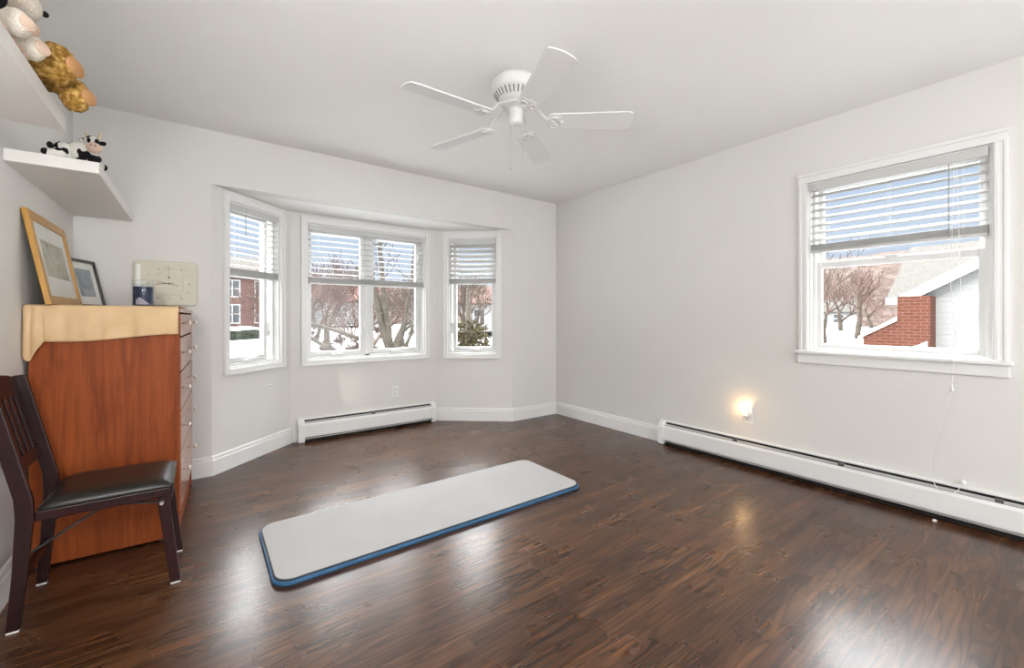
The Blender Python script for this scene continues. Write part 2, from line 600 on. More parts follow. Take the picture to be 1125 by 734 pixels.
poly = [(X0 - T, YR - T), (X1 + T, YR - T), (X1 + T, Y1 + 0.02), (R0.x + 0.06, Y1 + 0.02), (R1.x + 0.04, 4.24), (L1.x - 0.04, 4.24), (L0.x - 0.06, Y1 + 0.02), (X0 - T, Y1 + 0.02)]
tag(MB().extrude([(x, y, -0.12) for x, y in poly], (0, 0, 0.12)).build('floor', M['floor']), 'glossy dark stained oak strip floor', 'floor', kind='structure')
tag(MB().box(X0 - T, X1 + T, YR - T, Y1 + 0.12, H, H + 0.12).build('ceiling', M['ceiling']), 'flat white painted ceiling', 'ceiling', kind='structure')

mb = MB()
mb.box(X0 - T, L0.x, Y1, Y1 + 0.12, 0, H)
mb.box(R0.x, X1 + T, Y1, Y1 + 0.12, 0, H)
mb.box(L0.x, R0.x, Y1, Y1 + 0.12, BAYZ, H)
tag(mb.build('wall_back', M['wall']), 'pale greige wall with the wide bay opening', 'wall', kind='structure')
tag(wall_panel(MB(), F_BL, BAYZ + 0.1, HOLE_BL).build('wall_bay_left', M['wall']), 'angled greige bay wall closest to the dresser', 'wall', kind='structure')
tag(wall_panel(MB(), F_BC, BAYZ + 0.1, HOLE_BC).build('wall_bay_center', M['wall']), 'greige bay wall holding the double casement', 'wall', kind='structure')
tag(wall_panel(MB(), F_BR, BAYZ + 0.1, HOLE_BR).build('wall_bay_right', M['wall']), 'angled greige bay wall towards the room corner', 'wall', kind='structure')
tag(wall_panel(MB(), F_R, H, HOLE_R).build('wall_right', M['wall']), 'long greige wall with one tall sash window', 'wall', kind='structure')
tag(MB().box(X0 - T, X0, YR - T, Y1, 0, H).build('wall_left', M['wall']), 'greige wall carrying the white shelves', 'wall', kind='structure')
bay = [(L0.x - 0.05, Y1 + 0.119), (R0.x + 0.05, Y1 + 0.119), (R1.x + 0.1, 4.36), (L1.x - 0.1, 4.36)]
bay_in = [(L0.x, Y1 + 0.0), (R0.x, Y1 + 0.0), (R1.x + 0.06, 4.3), (L1.x - 0.06, 4.3)]
tag(MB().extrude([(x, y, BAYZ) for x, y in bay], (0, 0, 0.12)).build('ceiling_bay', M['ceiling']), 'white soffit over the window bay', 'ceiling', kind='structure')
# unseen wall behind the camera, its open doorway added to let sky light in
mb = MB()
mb.box(X0, 0.0, YR - T, YR, 0, H)
mb.box(3.1, X1, YR - T, YR, 0, H)
mb.box(0.0, 3.1, YR - T, YR, 2.25, H)
tag(mb.build('wall_rear', M['wall']), 'greige wall behind the viewer with a wide doorway added for sky light', 'wall', kind='structure')


def baseboard(name, fr, a, b, label):
    mb = MB()
    prof = [(0, 0), (-0.016, 0), (-0.016, 0.104), (-0.011, 0.114), (-0.011, 0.126), (-0.005, 0.136), (0, 0.138)]
    mb.extrude([(a, y, z) for y, z in prof], (b - a, 0, 0), fr.mx)
    tag(mb.build(name, M['trim']), label, 'baseboard', kind='structure')


F_B = Frame((X0, Y1), (X1, Y1))
baseboard('baseboard_back_left', F_B, 0, L0.x - X0 + 0.006, 'white baseboard behind the dresser')
baseboard('baseboard_bay_left', F_BL, -0.006, F_BL.L, 'white baseboard under the narrow window beside the dresser')
baseboard('baseboard_bay_right', F_BR, 0.0, F_BR.L + 0.006, 'white baseboard under the narrow window by the room corner')
baseboard('baseboard_back_right', F_B, R0.x - X0 - 0.006, X1 - X0, 'short white baseboard in the room corner')
baseboard('baseboard_right', F_R, 0.0, Y1 - 2.262, 'white baseboard between room corner and long heater')
baseboard('baseboard_left', Frame((X0, YR), (X0, Y1)), 0, Y1 - YR, 'white baseboard behind chair and dresser')


# ------------------------------------------------------------------ windows
def ring(mb, a, b, c, d, w, y0, y1, wb=None, wt=None, wr=None):
    """a rectangular frame w wide lying inside a..b, c..d"""
    wb, wt, wr = wb or w, wt or w, wr or w
    mb.box(a, a + w, y0, y1, c, d)
    mb.box(b - wr, b, y0, y1, c, d)
    mb.box(a + w, b - wr, y0, y1, c, c + wb)
    mb.box(a + w, b - wr, y0, y1, d - wt, d)
    return mb


def casing(win, hole, w, wt, stool=False):
    a, b, c, d = hole
    mb = MB()
    if not stool:
        ring(mb, a - w, b + w, c - w, d + wt, w, -0.018, 0.0, wt=wt)
        ring(mb, a - w, b + w, c - w, d + wt, 0.018, -0.026, -0.018)
    else:
        for s0, s1 in ((a - w, a), (b, b + w)):
            mb.box(s0, s1, -0.016, 0, c, d)
            mb.box(s0 + 0.006, s0 + 0.022, -0.022, -0.016, c, d)
            mb.box(s1 - 0.020, s1 - 0.006, -0.020, -0.016, c, d)
        mb.box(a - w, b + w, -0.018, 0, d, d + wt)
        mb.box(a - w, b + w, -0.026, -0.018, d + wt - 0.02, d + wt)
    mb.build('casing', M['trim'], win, bevel=0.003)
    j = MB()
    ring(j, a, b, c, d, 0.012, 0.0, T)
    j.build('jamb', M['trim'], win)


def casement(name, fr, hole, sashes, mull, label):
    win = thing(name, (fr.p0.x, fr.p0.y, 0), fr.a, label, 'window', kind='structure')
    a, b, c, d = hole
    casing(win, hole, 0.048, 0.062)
    fm = MB()
    ring(fm, a + 0.012, b - 0.012, c + 0.012, d - 0.012, 0.02, 0.045, T)
    if mull:
        fm.box(mull[0], mull[1], 0.045, T, c + 0.012, d - 0.012)
    fm.build('window_frame', M['vinyl'], win, bevel=0.002)
    for (g0, g1, side) in sashes:
        sm = MB()
        ring(sm, g0 - 0.04, g1 + 0.04, c + 0.033, d - 0.033, 0.04, 0.062, 0.1)
        ring(sm, g0 - 0.006, g1 + 0.006, c + 0.067, d - 0.067, 0.007, 0.056, 0.062)
        so = sm.build('sash', M['vinyl'], win, bevel=0.0025)
        MB().box(g0 - 0.004, g1 + 0.004, 0.079, 0.083, c + 0.07, d - 0.07).build('pane', M['glass'], so)
        # folding crank on the sill and lock lever on the jamb
        cx = (g0 + g1) / 2
        k = MB()
        k.box(cx - 0.055, cx + 0.055, 0.030, 0.058, c + 0.032, c + 0.047)
        k.tube([(cx - 0.02, 0.036, c + 0.05), (cx + 0.03, 0.028, c + 0.062), (cx + 0.055, 0.026, c + 0.056)], [0.008, 0.006, 0.008], 8)
        k.build('crank_handle', M['vinyl'], win, bevel=0.002)
        lx = (g1 + 0.045) if side > 0 else (g0 - 0.045)
        k = MB()
        k.box(lx - 0.010, lx + 0.010, 0.046, 0.060, c + 0.22, c + 0.34)
        k.bar((lx, 0.046, c + 0.25), (lx - 0.012 * side, 0.018, c + 0.345), 0.014, 0.010, (1, 0, 0))
        k.build('lock_lever', M['vinyl'], win, bevel=0.002)
    return win


def blind(label, fr, hole, zb, tilt, wand=None, cords=(), n_stack=9, ys=0.026, wide=0.05, tail=None, pitch=0.049):
    a, b, c, d = hole
    o = thing('window_blind', (fr.p0.x, fr.p0.y, 0), fr.a, label, 'blind', 'white slatted blinds')
    x0, x1 = a + 0.016, b - 0.016
    ztop = d - 0.013
    MB().box(x0, x1, ys - 0.024, ys + 0.024, ztop - 0.045, ztop).build('headrail', M['blind'], o, bevel=0.002)
    MB().box(x0 - 0.002, x1 + 0.002, ys - 0.034, ys - 0.027, ztop - 0.050, ztop + 0.0).build('valance', M['blind'], o, bevel=0.003)
    mb = MB()
    th = 0.0028

    def slat(z, tl):
        ct, st = math.cos(tl), math.sin(tl)
        pts = []
        for k in range(5):
            u = (k / 4 - 0.5) * wide
            cr = 0.0035 * (1 - (2 * u / wide) ** 2)
            pts.append((u, cr))
        sec = [(u, v) for u, v in pts] + [(u, v - th) for u, v in reversed(pts)]
        mb.extrude([(x0, ys + u * ct - v * st, z + u * st + v * ct) for u, v in sec], (x1 - x0, 0, 0))
    zst = zb + 0.019 + n_stack * 0.0052
    for i in range(n_stack):
        slat(zb + 0.0195 + i * 0.0052, 0.0)
    room = ztop - 0.058 - zst
    n_open = max(2, round(room / pitch))
    for i in range(n_open):
        slat(zst + room * (i + 0.62) / n_open, tilt)
    mb.build('slats', M['blind'], o)
    MB().box(x0, x1, ys - 0.025, ys + 0.025, zb, zb + 0.016).build('bottom_rail', M['blind'], o, bevel=0.004)
    nl = 3 if b - a > 0.8 else 2
    for i in range(nl):
        x = x0 + 0.09 + (x1 - x0 - 0.18) * i / (nl - 1)
        for yy in (ys - 0.0262, ys + 0.0262):
            MB().tube([(x, yy, zb + 0.01), (x, yy, ztop - 0.04)], 0.0009, 4).build('ladder_cord', M['cord'], o)
    if wand:
        wx, wz = wand
        MB().tube([(wx, ys - 0.037, ztop - 0.055), (wx, ys - 0.040, wz)], 0.0028, 6).build('tilt_wand', M['wand'], o)
    for cx, cz in cords:
        cm = MB()
        cm.tube([(cx, ys - 0.038, ztop - 0.05), (cx + 0.004, ys - 0.042, cz)], 0.0012, 5)
        cm.build('pull_cord', M['cord'], o)
    if tail:
        tail(o)
    return o


casement('window_1', F_BL, HOLE_BL, [(0.205, 0.545, 1)], None, 'narrow white casement window beside the dresser')
casement('window_2', F_BC, HOLE_BC, [(0.182, 0.630, 1), (0.757, 1.212, -1)], (0.668, 0.718), 'double white casement window in the middle of the bay')
casement('window_3', F_BR, HOLE_BR, [(0.222, 0.610, -1)], None, 'narrow white casement window next to the room corner')

# double-hung window in the long wall
win4 = thing('window_4', (F_R.p0.x, F_R.p0.y, 0), F_R.a, 'white double hung window above the long heater', 'window', kind='structure')
a, b, c, d = HOLE_R
casing(win4, HOLE_R, 0.058, 0.062, stool=True)
mb = MB()
mb.box(a - 0.072, b + 0.072, -0.045, 0.05, c - 0.022, c)
mb.build('stool', M['trim'], win4, bevel=0.006, seg=3)
MB().box(a - 0.06, b + 0.06, -0.018, 0, c - 0.086, c - 0.022).build('apron', M['trim'], win4, bevel=0.004)
fm = MB()
ring(fm, a + 0.012, b - 0.012, c + 0.0, d - 0.012, 0.018, 0.03, T)
fm.build('window_frame', M['vinyl'], win4, bevel=0.002)
sm = MB()
ring(sm, a + 0.014, b - 0.014, c + 0.004, 1.492, 0.043, 0.055, 0.085, wb=0.045, wt=0.040)
so = sm.build('lower_sash', M['vinyl'], win4, bevel=0.003)
MB().box(a + 0.055, b - 0.055, 0.068, 0.072, c + 0.045, 1.454).build('pane', M['glass'], so)
sm = MB()
ring(sm, a + 0.014, b - 0.014, 1.462, d - 0.014, 0.043, 0.09, 0.12, wb=0.04)
so = sm.build('upper_sash', M['vinyl'], win4, bevel=0.003)
MB().box(a + 0.055, b - 0.055, 0.103, 0.107, 1.50, d - 0.055).build('pane', M['glass'], so)
MB().box((a + b) / 2 - 0.03, (a + b) / 2 + 0.03, 0.050, 0.085, 1.492, 1.502).build('sash_lock', M['vinyl'], win4, bevel=0.002)

blind('white slatted blind half raised on the narrow window beside the dresser', F_BL, HOLE_BL, 1.428, math.radians(-3), (0.285, 1.74), [(0.62, 1.30)])
blind('wide white slatted blind half raised on the double bay window', F_BC, HOLE_BC, 1.428, math.radians(-4), (0.76, 1.62), [(1.205, 1.46)])
blind('white slatted blind with steeply tilted slats on the narrow window by the room corner', F_BR, HOLE_BR, 1.478, math.radians(57), None, [(0.535, 0.79)])


def tail_r(o):
    """pull cords of the right-hand blind: down to a tassel, then a loose loop to a cleat"""
    x = Y1 - 0.427
    ys = -0.052
    MB().tube([(x, -0.012, 1.96), (x, ys, 1.92), (x - 0.012, ys, 1.30), (x + 0.010, ys, 0.98), (x - 0.01, ys, 0.74)], 0.0015, 5).build('pull_cord', M['cord'], o)
    MB().tube([(x + 0.012, -0.012, 1.96), (x + 0.012, ys, 1.92), (x + 0.028, ys, 1.20), (x - 0.004, ys, 0.95), (x - 0.004, ys, 0.74)], 0.0013, 5).build('pull_cord', M['cord'], o)
    MB().lathe([(0.003, 0.03), (0.006, 0.02), (0.009, 0.0), (0.006, -0.012), (0.002, -0.014)], 14, Matrix.Translation((x - 0.008, ys, 0.725))).build('tassel', M['vinyl'], o, smooth=True)
    pts = [(x - 0.008, ys, 0.715), (x - 0.03, ys, 0.60), (x - 0.065, ys, 0.44), (x - 0.087, ys, 0.31), (x - 0.086, ys - 0.01, 0.222),
           (x - 0.06, ys - 0.024, 0.175), (x - 0.03, ys - 0.026, 0.160), (x + 0.0, ys - 0.022, 0.168), (x + 0.018, ys - 0.005, 0.19), (x + 0.028, -0.025, 0.222)]
    MB().tube(pts, 0.0018, 6).build('loose_cord', M['cord'], o, smooth=True)


blind('wide white slatted blind on the tall window above the long heater', F_R, HOLE_R, 1.552, math.radians(31), (Y1 - 0.45, 1.56), (), n_stack=8, ys=0.012, tail=tail_r)
cl = thing('cord_cleat', (X1, 0.396, 0.222), PI / 2 * 3, 'small white cord anchor on the wall above the heater', 'cord cleat')
MB().lathe([(0.012, 0.0), (0.012, 0.004), (0.006, 0.008), (0.006, 0.018), (0.011, 0.022), (0.009, 0.028), (0.002, 0.03)], 18, Matrix.Rotation(PI / 2, 4, 'X')).build('anchor_knob', M['plate'], cl, smooth=True)


# ------------------------------------------------------------------ baseboard heaters
def heater(fr, a, b, label):
    """a long convector on a wall: x along, the front towards -y"""
    o = thing('baseboard_heater', (fr.p0.x, fr.p0.y, 0), fr.a, label, 'heater', 'white baseboard heaters')
    e = 0.052
    y = lambda v: -v
    MB().extrude([(a, y(p), z) for p, z in [(0, 0.02), (0.004, 0.02), (0.004, 0.190), (0.022, 0.196), (0.024, 0.192), (0.026, 0.197), (0.022, 0.202), (0, 0.204)]], (b - a, 0, 0)).build('back_panel', M['heater'], o)
    MB().extrude([(a + e, y(p), z) for p, z in [(0.058, 0.045), (0.062, 0.042), (0.066, 0.050), (0.064, 0.150), (0.054, 0.168), (0.050, 0.166), (0.060, 0.148)]], (b - a - 2 * e, 0, 0)).build('front_cover', M['heater'], o)
    MB().extrude([(a + e, y(p), z) for p, z in [(0.031, 0.176), (0.045, 0.166), (0.047, 0.170), (0.033, 0.181)]], (b - a - 2 * e, 0, 0)).build('damper', M['damper'], o)
    mb = MB()
    mb.box(a + e, b - e, -0.048, -0.012, 0.06, 0.120)
    mb.box(a + e, b - e, -0.0055, -0.004, 0.022, 0.188)
    mb.box(a + e, b - e, -0.052, -0.0055, 0.006, 0.012)
    mb.build('heating_element', M['black'], o)
    for s in (a, b - e):
        MB().extrude([(s, y(p), z) for p, z in [(0, 0.0), (0.060, 0.0), (0.069, 0.012), (0.069, 0.155), (0.054, 0.180), (0.026, 0.204), (0, 0.206)]], (e, 0, 0)).build('end_cap', M['heater'], o, bevel=0.003)
    n = max(2, int((b - a) / 0.55))
    for i in range(1, n):
        x = a + (b - a) * i / n
        MB().box(x - 0.015, x + 0.015, -0.052, -0.022, 0.158, 0.186).build('damper_clip', M['slot'], o)


heater(F_BC, 0.055, 1.395, 'white baseboard heater under the double bay window')
heater(F_R, Y1 - 2.262, Y1 + 0.4, 'long white baseboard heater below the tall window')

# ------------------------------------------------------------------ outlets and night light
def outlet(fr, s, z, label, plugged=False, kind=0):
    m = Matrix.Translation((fr.p0.x, fr.p0.y, 0)) @ Matrix.Rotation(fr.a, 4, 'Z') @ Matrix.Translation((s, 0, z))
    o = thing('wall_outlet', m.translation, fr.a, label, 'outlet')
    MB().box(-0.036, 0.036, -0.006, 0, -0.059, 0.059).build('cover_plate', M['plate'], o, bevel=0.003)
    for zz in (-0.021, 0.021):
        if plugged and zz > 0:
            continue
        MB().box(-0.017, 0.017, -0.008, -0.006, zz - 0.015, zz + 0.015).build('socket_face', M['plate'], o, bevel=0.003)
        mb = MB()
        for xx in (-0.007, 0.007):
            mb.box(xx - 0.0013, xx + 0.0013, -0.0085, -0.0078, zz - 0.006, zz + 0.006)
        mb.tube([(0, -0.0085, zz - 0.010), (0, -0.0078, zz - 0.010)], 0.0022, 8)
        mb.build('socket_slots', M['slot'], o)
    return o


outlet(F_BC, 1.606 - L1.x, 0.36, 'white duplex outlet below the double bay window')
outlet(F_R, Y1 - 1.52, 0.372, 'white outlet behind the glowing night light', plugged=False)
jk = thing('cable_jack', (0.471, 4.041, 0.546), F_BL.a, 'small white cable jack on the angled bay wall', 'wall jack')
MB().lathe([(0.020, 0), (0.020, 0.003), (0.017, 0.006)], 20, Matrix.Rotation(PI / 2, 4, 'X')).build('jack_plate', M['plate'], jk, bevel=0.001)
MB().lathe([(0.006, 0.005), (0.006, 0.016), (0.004, 0.017)], 10, Matrix.Rotation(PI / 2, 4, 'X')).build('jack_pin', M['metal'], jk)

nl = thing('night_light', (X1 - 0.0085, 1.527, 0.405), -PI / 2, 'small plug-in night light glowing warm on the long wall', 'night light')
MB().box(-0.020, 0.020, -0.030, 0.0, -0.030, -0.004).build('plug_body', M['plate'], nl, bevel=0.004)
t = NT('night_bulb_glow')
t.set((1.0, 0.85, 0.6), 0.4)
t.p.inputs['Emission Color'].default_value = (1.0, 0.62, 0.28, 1)
t.p.inputs['Emission Strength'].default_value = 24.0
M['glow'] = t.m
MB().lathe([(0.005, -0.004), (0.009, 0.002), (0.0125, 0.014), (0.012, 0.024), (0.007, 0.033), (0.001, 0.036)], 18, Matrix.Translation((-0.004, -0.022, 0))).build('bulb', M['glow'], nl, smooth=True)
mb = MB()
mb.extrude([(-0.019, -0.042, -0.012), (0.019, -0.042, -0.012), (0.021, -0.042, 0.040), (-0.021, -0.042, 0.040)], (0, 0.0015, 0))
mb.build('shade', M['jar_glass'], nl)
MB().box(0.0215, 0.0235, -0.042, -0.002, -0.03, 0.042).build('side_fin', M['plate'], nl)
pd = bpy.data.lights.new('night_light_glow', 'POINT')
pd.energy = 0.42
pd.color = (1.0, 0.60, 0.26)
pd.shadow_soft_size = 0.014
po = bpy.data.objects.new('night_light_glow', pd)
po.location = (-0.004, -0.060, 0.018)
po.parent = nl
COL.objects.link(po)

# ------------------------------------------------------------------ two unseen globe lamps, added beside and behind the viewer to fill the room
for i, (x, y, lb) in enumerate(((-0.41, 0.30, 'added white globe fill lamp beside the shelf of plush toys'), (1.7, -1.9, 'added white globe fill lamp by the added doorway'))):
    fl = thing('fill_lamp', (x, y, 0), 0, lb, 'fill lamp')
    MB().lathe([(0.001, 0.0), (0.14, 0.0), (0.14, 0.015), (0.03, 0.03), (0.001, 0.03)], 32).build('base', M['black_metal'], fl)
    MB().tube([(0, 0, 0.02), (0, 0, 1.22)], 0.012, 12).build('pole', M['black_metal'], fl)
    MB().lathe([(0.012, 1.20), (0.06, 1.215), (0.07, 1.24), (0.02, 1.245)], 32).build('globe_cup', M['black_metal'], fl)
    t = NT('fill_globe_glow')
    t.set((0.9, 0.9, 0.88), 0.5)
    t.p.inputs['Emission Color'].default_value = (1.0, 0.995, 0.985, 1)
    t.p.inputs['Emission Strength'].default_value = FILL_POWER[i] / (PI * 4 * PI * 0.165 ** 2)
    MB().ball((0, 0, 1.40), 0.165, 2).build('fill_globe', t.m, fl, smooth=True)

# ------------------------------------------------------------------ exercise mat
mat = thing('exercise_mat', (1.134, 2.27, 0.0), 0.0, 'long pale grey exercise mat with a blue edge lying on the floor', 'exercise mat')


def rounded(hx, hy, r, n=8, skew=0.0):
    pts = []
    for cx, cy, a0 in ((hx - r, hy - r, 0), (-hx + r, hy - r, 90), (-hx + r, -hy + r, 180), (hx - r, -hy + r, 270)):
        for i in range(n + 1):
            a = math.radians(a0 + 90 * i / n)
            x, y = cx + r * math.cos(a), cy + r * math.sin(a)
            pts.append((x + skew * y, y))
    return pts


def slab(hx, hy, r, z0, z1, x=0, y=0):
    return MB().extrude([(px + x, py + y, z0) for px, py in rounded(hx, hy, r)], (0, 0, z1 - z0))


slab(0.893, 0.310, 0.075, 0.0005, 0.006).build('underside', M['mat_dark'], mat)
slab(0.893, 0.310, 0.075, 0.006, 0.0205, 0.0, 0.0).build('foam_edge', M['mat_blue'], mat, bevel=0.003)
slab(0.886, 0.303, 0.072, 0.0205, 0.0245).build('dark_seam', M['mat_dark'], mat)
slab(0.880, 0.297, 0.070, 0.0245, 0.0285).build('top_layer', M['mat_top'], mat, bevel=0.003, seg=3)

# ------------------------------------------------------------------ a scrap of paper on the floor
sc_ = MB().ball((0, 0, 0.007), (0.016, 0.010, 0.007), 2)
for v in sc_.bm.verts:
    v.co += Vector((noise.noise(v.co * 220), noise.noise(v.co * 220 + Vector((5, 0, 0))), 0)) * 0.004
tag(sc_.build('paper_scrap', M['white_pad'], loc=(3.235, 0.494, 0.0)), 'tiny white paper scrap on the floor under the long heater', 'scrap')

# ------------------------------------------------------------------ dresser
DR = math.radians(-2.6)
D_NEAR = Vector((-0.086, 2.730))
DW, DD, DH = 0.85, 0.522, 1.166
dr = thing('dresser', (D_NEAR.x, D_NEAR.y, 0), DR, 'tall red cherry wood dresser with five rows of drawers beside the chair', 'dresser')
# local: x runs from -DD (back) to 0 (drawer fronts), y from 0 (side towards the viewer) to DW
mb = MB()
mb.box(-DD, -0.018, 0.0, 0.022, 0.012, DH - 0.022)
mb.box(-DD, -0.018, DW - 0.022, DW, 0.012, DH - 0.022)
mb.box(-DD, -DD + 0.012, 0.022, DW - 0.022, 0.03, DH - 0.022)
mb.box(-DD + 0.012, -0.03, 0.022, DW - 0.022, 0.10, 0.118)
mb.build('carcass', M['cherry'], dr, bevel=0.002)
MB().box(-DD, 0.006, -0.004, DW + 0.008, DH - 0.022, DH).build('top_board', M['cherry_glare'], dr, bevel=0.004)
mb = MB()
mb.box(-0.018, 0.0, 0.0, 0.020, 0.0, DH - 0.022)
mb.box(-0.018, 0.0, DW - 0.020, DW, 0.0, DH - 0.022)
mb.box(-0.030, -0.006, 0.020, DW - 0.020, 0.0, 0.115)
mb.build('face_frame', M['cherry'], dr, bevel=0.002)
for x in (-DD + 0.03, -0.06):
    for y in (0.03, DW - 0.03):
        MB().box(x - 0.02, x + 0.02, y - 0.018, y + 0.018, 0.0, 0.014).build('foot', M['black'], dr)
for z0, z1, zk in ((1.022, 1.136, 1.088), (0.842, 1.014, 0.929), (0.640, 0.834, 0.738), (0.432, 0.632, 0.535), (0.125, 0.424, 0.296)):
    q = MB().box(-0.016, 0.006, 0.024, DW - 0.024, z0, z1).build('drawer', M['cherry_glare'], dr, bevel=0.004)
    MB().box(-DD + 0.03, -0.016, 0.03, DW - 0.03, z0 + 0.01, z1 - 0.02).build('drawer_box', M['cherry'], q)
    for yk in (0.19, 0.66):
        MB().lathe([(0.006, 0.0), (0.005, 0.012), (0.006, 0.016), (0.013, 0.021), (0.014, 0.026), (0.010, 0.031), (0.002, 0.033)], 18,
                   Matrix.Translation((0.006, yk, zk)) @ Matrix.Rotation(PI / 2, 4, 'Y')).build('knob', M['knob'], q, smooth=True)

# ------------------------------------------------------------------ cloth on the dresser
cl = thing('table_runner', (D_NEAR.x, D_NEAR.y, DH), DR, 'peach gauze cloth draped over the dresser top', 'cloth')
bm = bmesh.new()
NX, grid = 64, []
for i in range(NX + 1):
    s = i / NX                        # 0 at the back-left end, 1 at the drawer fronts
    x = -DD - 0.012 + (DD + 0.010) * s
    drop = 0.135 + 0.010 * math.sin(s * 5.0) + 0.008 * (1 - s)
    wave = 0.006 * math.sin(s * 31) + 0.004 * math.sin(s * 57 + 1)
    col = []
    for j in range(13):               # the flat part over the top
        y = 0.50 - 0.50 * j / 12
        col.append(Vector((x, y, 0.0065 + 0.0008 * math.sin(9 * x + 23 * y))))
    for j in range(1, 4):             # the rounded edge
        a = j / 3 * PI / 2
        col.append(Vector((x, -0.014 * math.sin(a), 0.0065 - 0.012 * (1 - math.cos(a)))))
    for j in range(1, 13):            # the hanging part
        q = j / 12
        col.append(Vector((x + 0.004 * wave * q, -0.0165 + wave * q - 0.003 * q, -0.0065 - drop * q)))
    grid.append([bm.verts.new(v) for v in col])
for g, h in zip(grid, grid[1:]):
    for k in range(len(g) - 1):
        bm.faces.new((g[k], g[k + 1], h[k + 1], h[k]))
tmp = MB()
tmp.bm.free()
tmp.bm = bm
o = tmp.build('drape', M['cloth'], cl, smooth=True)
so = o.modifiers.new('solid', 'SOLIDIFY')
so.thickness, so.offset = 0.003, 1.0
# the bunched corner that falls past the back-left edge
bm = bmesh.new()
grid = []
prof = [(-0.512, 0.05), (-0.520, 0.01), (-0.519, -0.020), (-0.506, -0.036), (-0.492, -0.022), (-0.486, -0.034), (-0.470, -0.040), (-0.452, -0.022)]
lens = [0.175, 0.185, 0.205, 0.235, 0.240, 0.215, 0.185, 0.150]
for i, ((x, y), ln) in enumerate(zip(prof, lens)):
    col = []
    for j in range(11):
        q = j / 10
        sq = 0.35 + 0.65 * min(1.0, q * 2.2)
        col.append(bm.verts.new(Vector((-0.507 + (x + 0.49) * (0.9 + 0.15 * q), -0.010 + (y + 0.010) * sq, 0.004 - ln * q - (0.006 if j else 0)))))
    grid.append(col)
for g, h in zip(grid, grid[1:]):
    for k in range(len(g) - 1):
        bm.faces.new((g[k], g[k + 1], h[k + 1], h[k]))
tmp = MB()
tmp.bm.free()
tmp.bm = bm
o = tmp.build('corner_fold', M['cloth'], cl, smooth=True)
sb = o.modifiers.new('sub', 'SUBSURF')
sb.levels = sb.render_levels = 2
so = o.modifiers.new('solid', 'SOLIDIFY')
so.thickness, so.offset = 0.003, 0.0
TOPZ = DH + 0.0115


# ------------------------------------------------------------------ pictures, jar, plaque
def picture_frame(name, bottom, w, h, lean, rz, fw, mats, label, cat, mount):
    """a framed print leaning back; local: y along the frame's width, x forward, z up"""
    o = thing(name, bottom, rz, label, cat)
    R = Matrix.Rotation(-lean, 4, 'Y')
    fm, ft = MB(), 0.02
    y0, y1 = 0, w
    for (a, b, c, d) in ((y0, y0 + fw, 0, h), (y1 - fw, y1, 0, h), (y0 + fw, y1 - fw, 0, fw), (y0 + fw, y1 - fw, h - fw, h)):
        fm.box(-ft, 0, a, b, c, d, R)
    fm.build('frame_moulding', mats[0], o, bevel=0.003)
    MB().box(-ft + 0.002, -0.009, y0 + fw - 0.004, y1 - fw + 0.004, fw - 0.004, h - fw + 0.004, R).build('mount_board', M['mount'], o)
    MB().box(-0.010, -0.0084, y0 + fw + mount, y1 - fw - mount, fw + mount * 1.25, h - fw - mount, R).build('print', mats[1], o)
    MB().box(-0.0065, -0.0050, y0 + fw - 0.003, y1 - fw + 0.003, fw - 0.003, h - fw + 0.003, R).build('pane', M['picture_glass'], o)
    return o


picture_frame('picture_frame', (-0.530, 2.715, TOPZ), 0.60, 0.425, math.radians(10), math.radians(-0.5), 0.042, (M['gold_wood'], M['print_olive']),
              'framed faded print in a honey wood frame leaning on the wall over the dresser', 'picture', 0.075)
picture_frame('picture_frame', (-0.540, 3.328, TOPZ), 0.245, 0.285, math.radians(12), math.radians(-19), 0.018, (M['black_frame'], M['print_blue']),
              'small black framed print behind the honey wood frame', 'picture', 0.038)

jar = thing('candle_jar', (-0.262, 3.2, TOPZ - 0.002), 0, 'navy blue candle in a clear glass jar on the dresser', 'candle')
mb = MB()
mb.lathe([(0.046, 0.0), (0.050, 0.004), (0.050, 0.128), (0.049, 0.132), (0.046, 0.132), (0.0465, 0.010), (0.001, 0.009)], 36)
mb.build('jar_body', M['jar_glass'], jar, smooth=True)
MB().lathe([(0.0445, 0.012), (0.0455, 0.014), (0.0455, 0.116), (0.044, 0.118), (0.001, 0.118)], 32).build('wax', M['candle_wax'], jar, smooth=False)
MB().lathe([(0.049, 0.132), (0.051, 0.135), (0.051, 0.152), (0.047, 0.156), (0.014, 0.157), (0.012, 0.160)], 32).build('lid', M['jar_glass'], jar)
mb = MB()
pts = [(0.0506 * math.cos(math.radians(a)), 0.0506 * math.sin(math.radians(a))) for a in range(-125, -34, 10)]
for (ax, ay), (bx, by) in zip(pts, pts[1:]):
    zt = lambda x: 0.058 - abs(x + 0.012) * 0.9
    mb._add([(ax, ay, 0.016), (bx, by, 0.016), (bx, by, zt(bx)), (ax, ay, zt(ax))], [(0, 1, 2, 3)])
mb.build('label', M['candle_label'], jar)

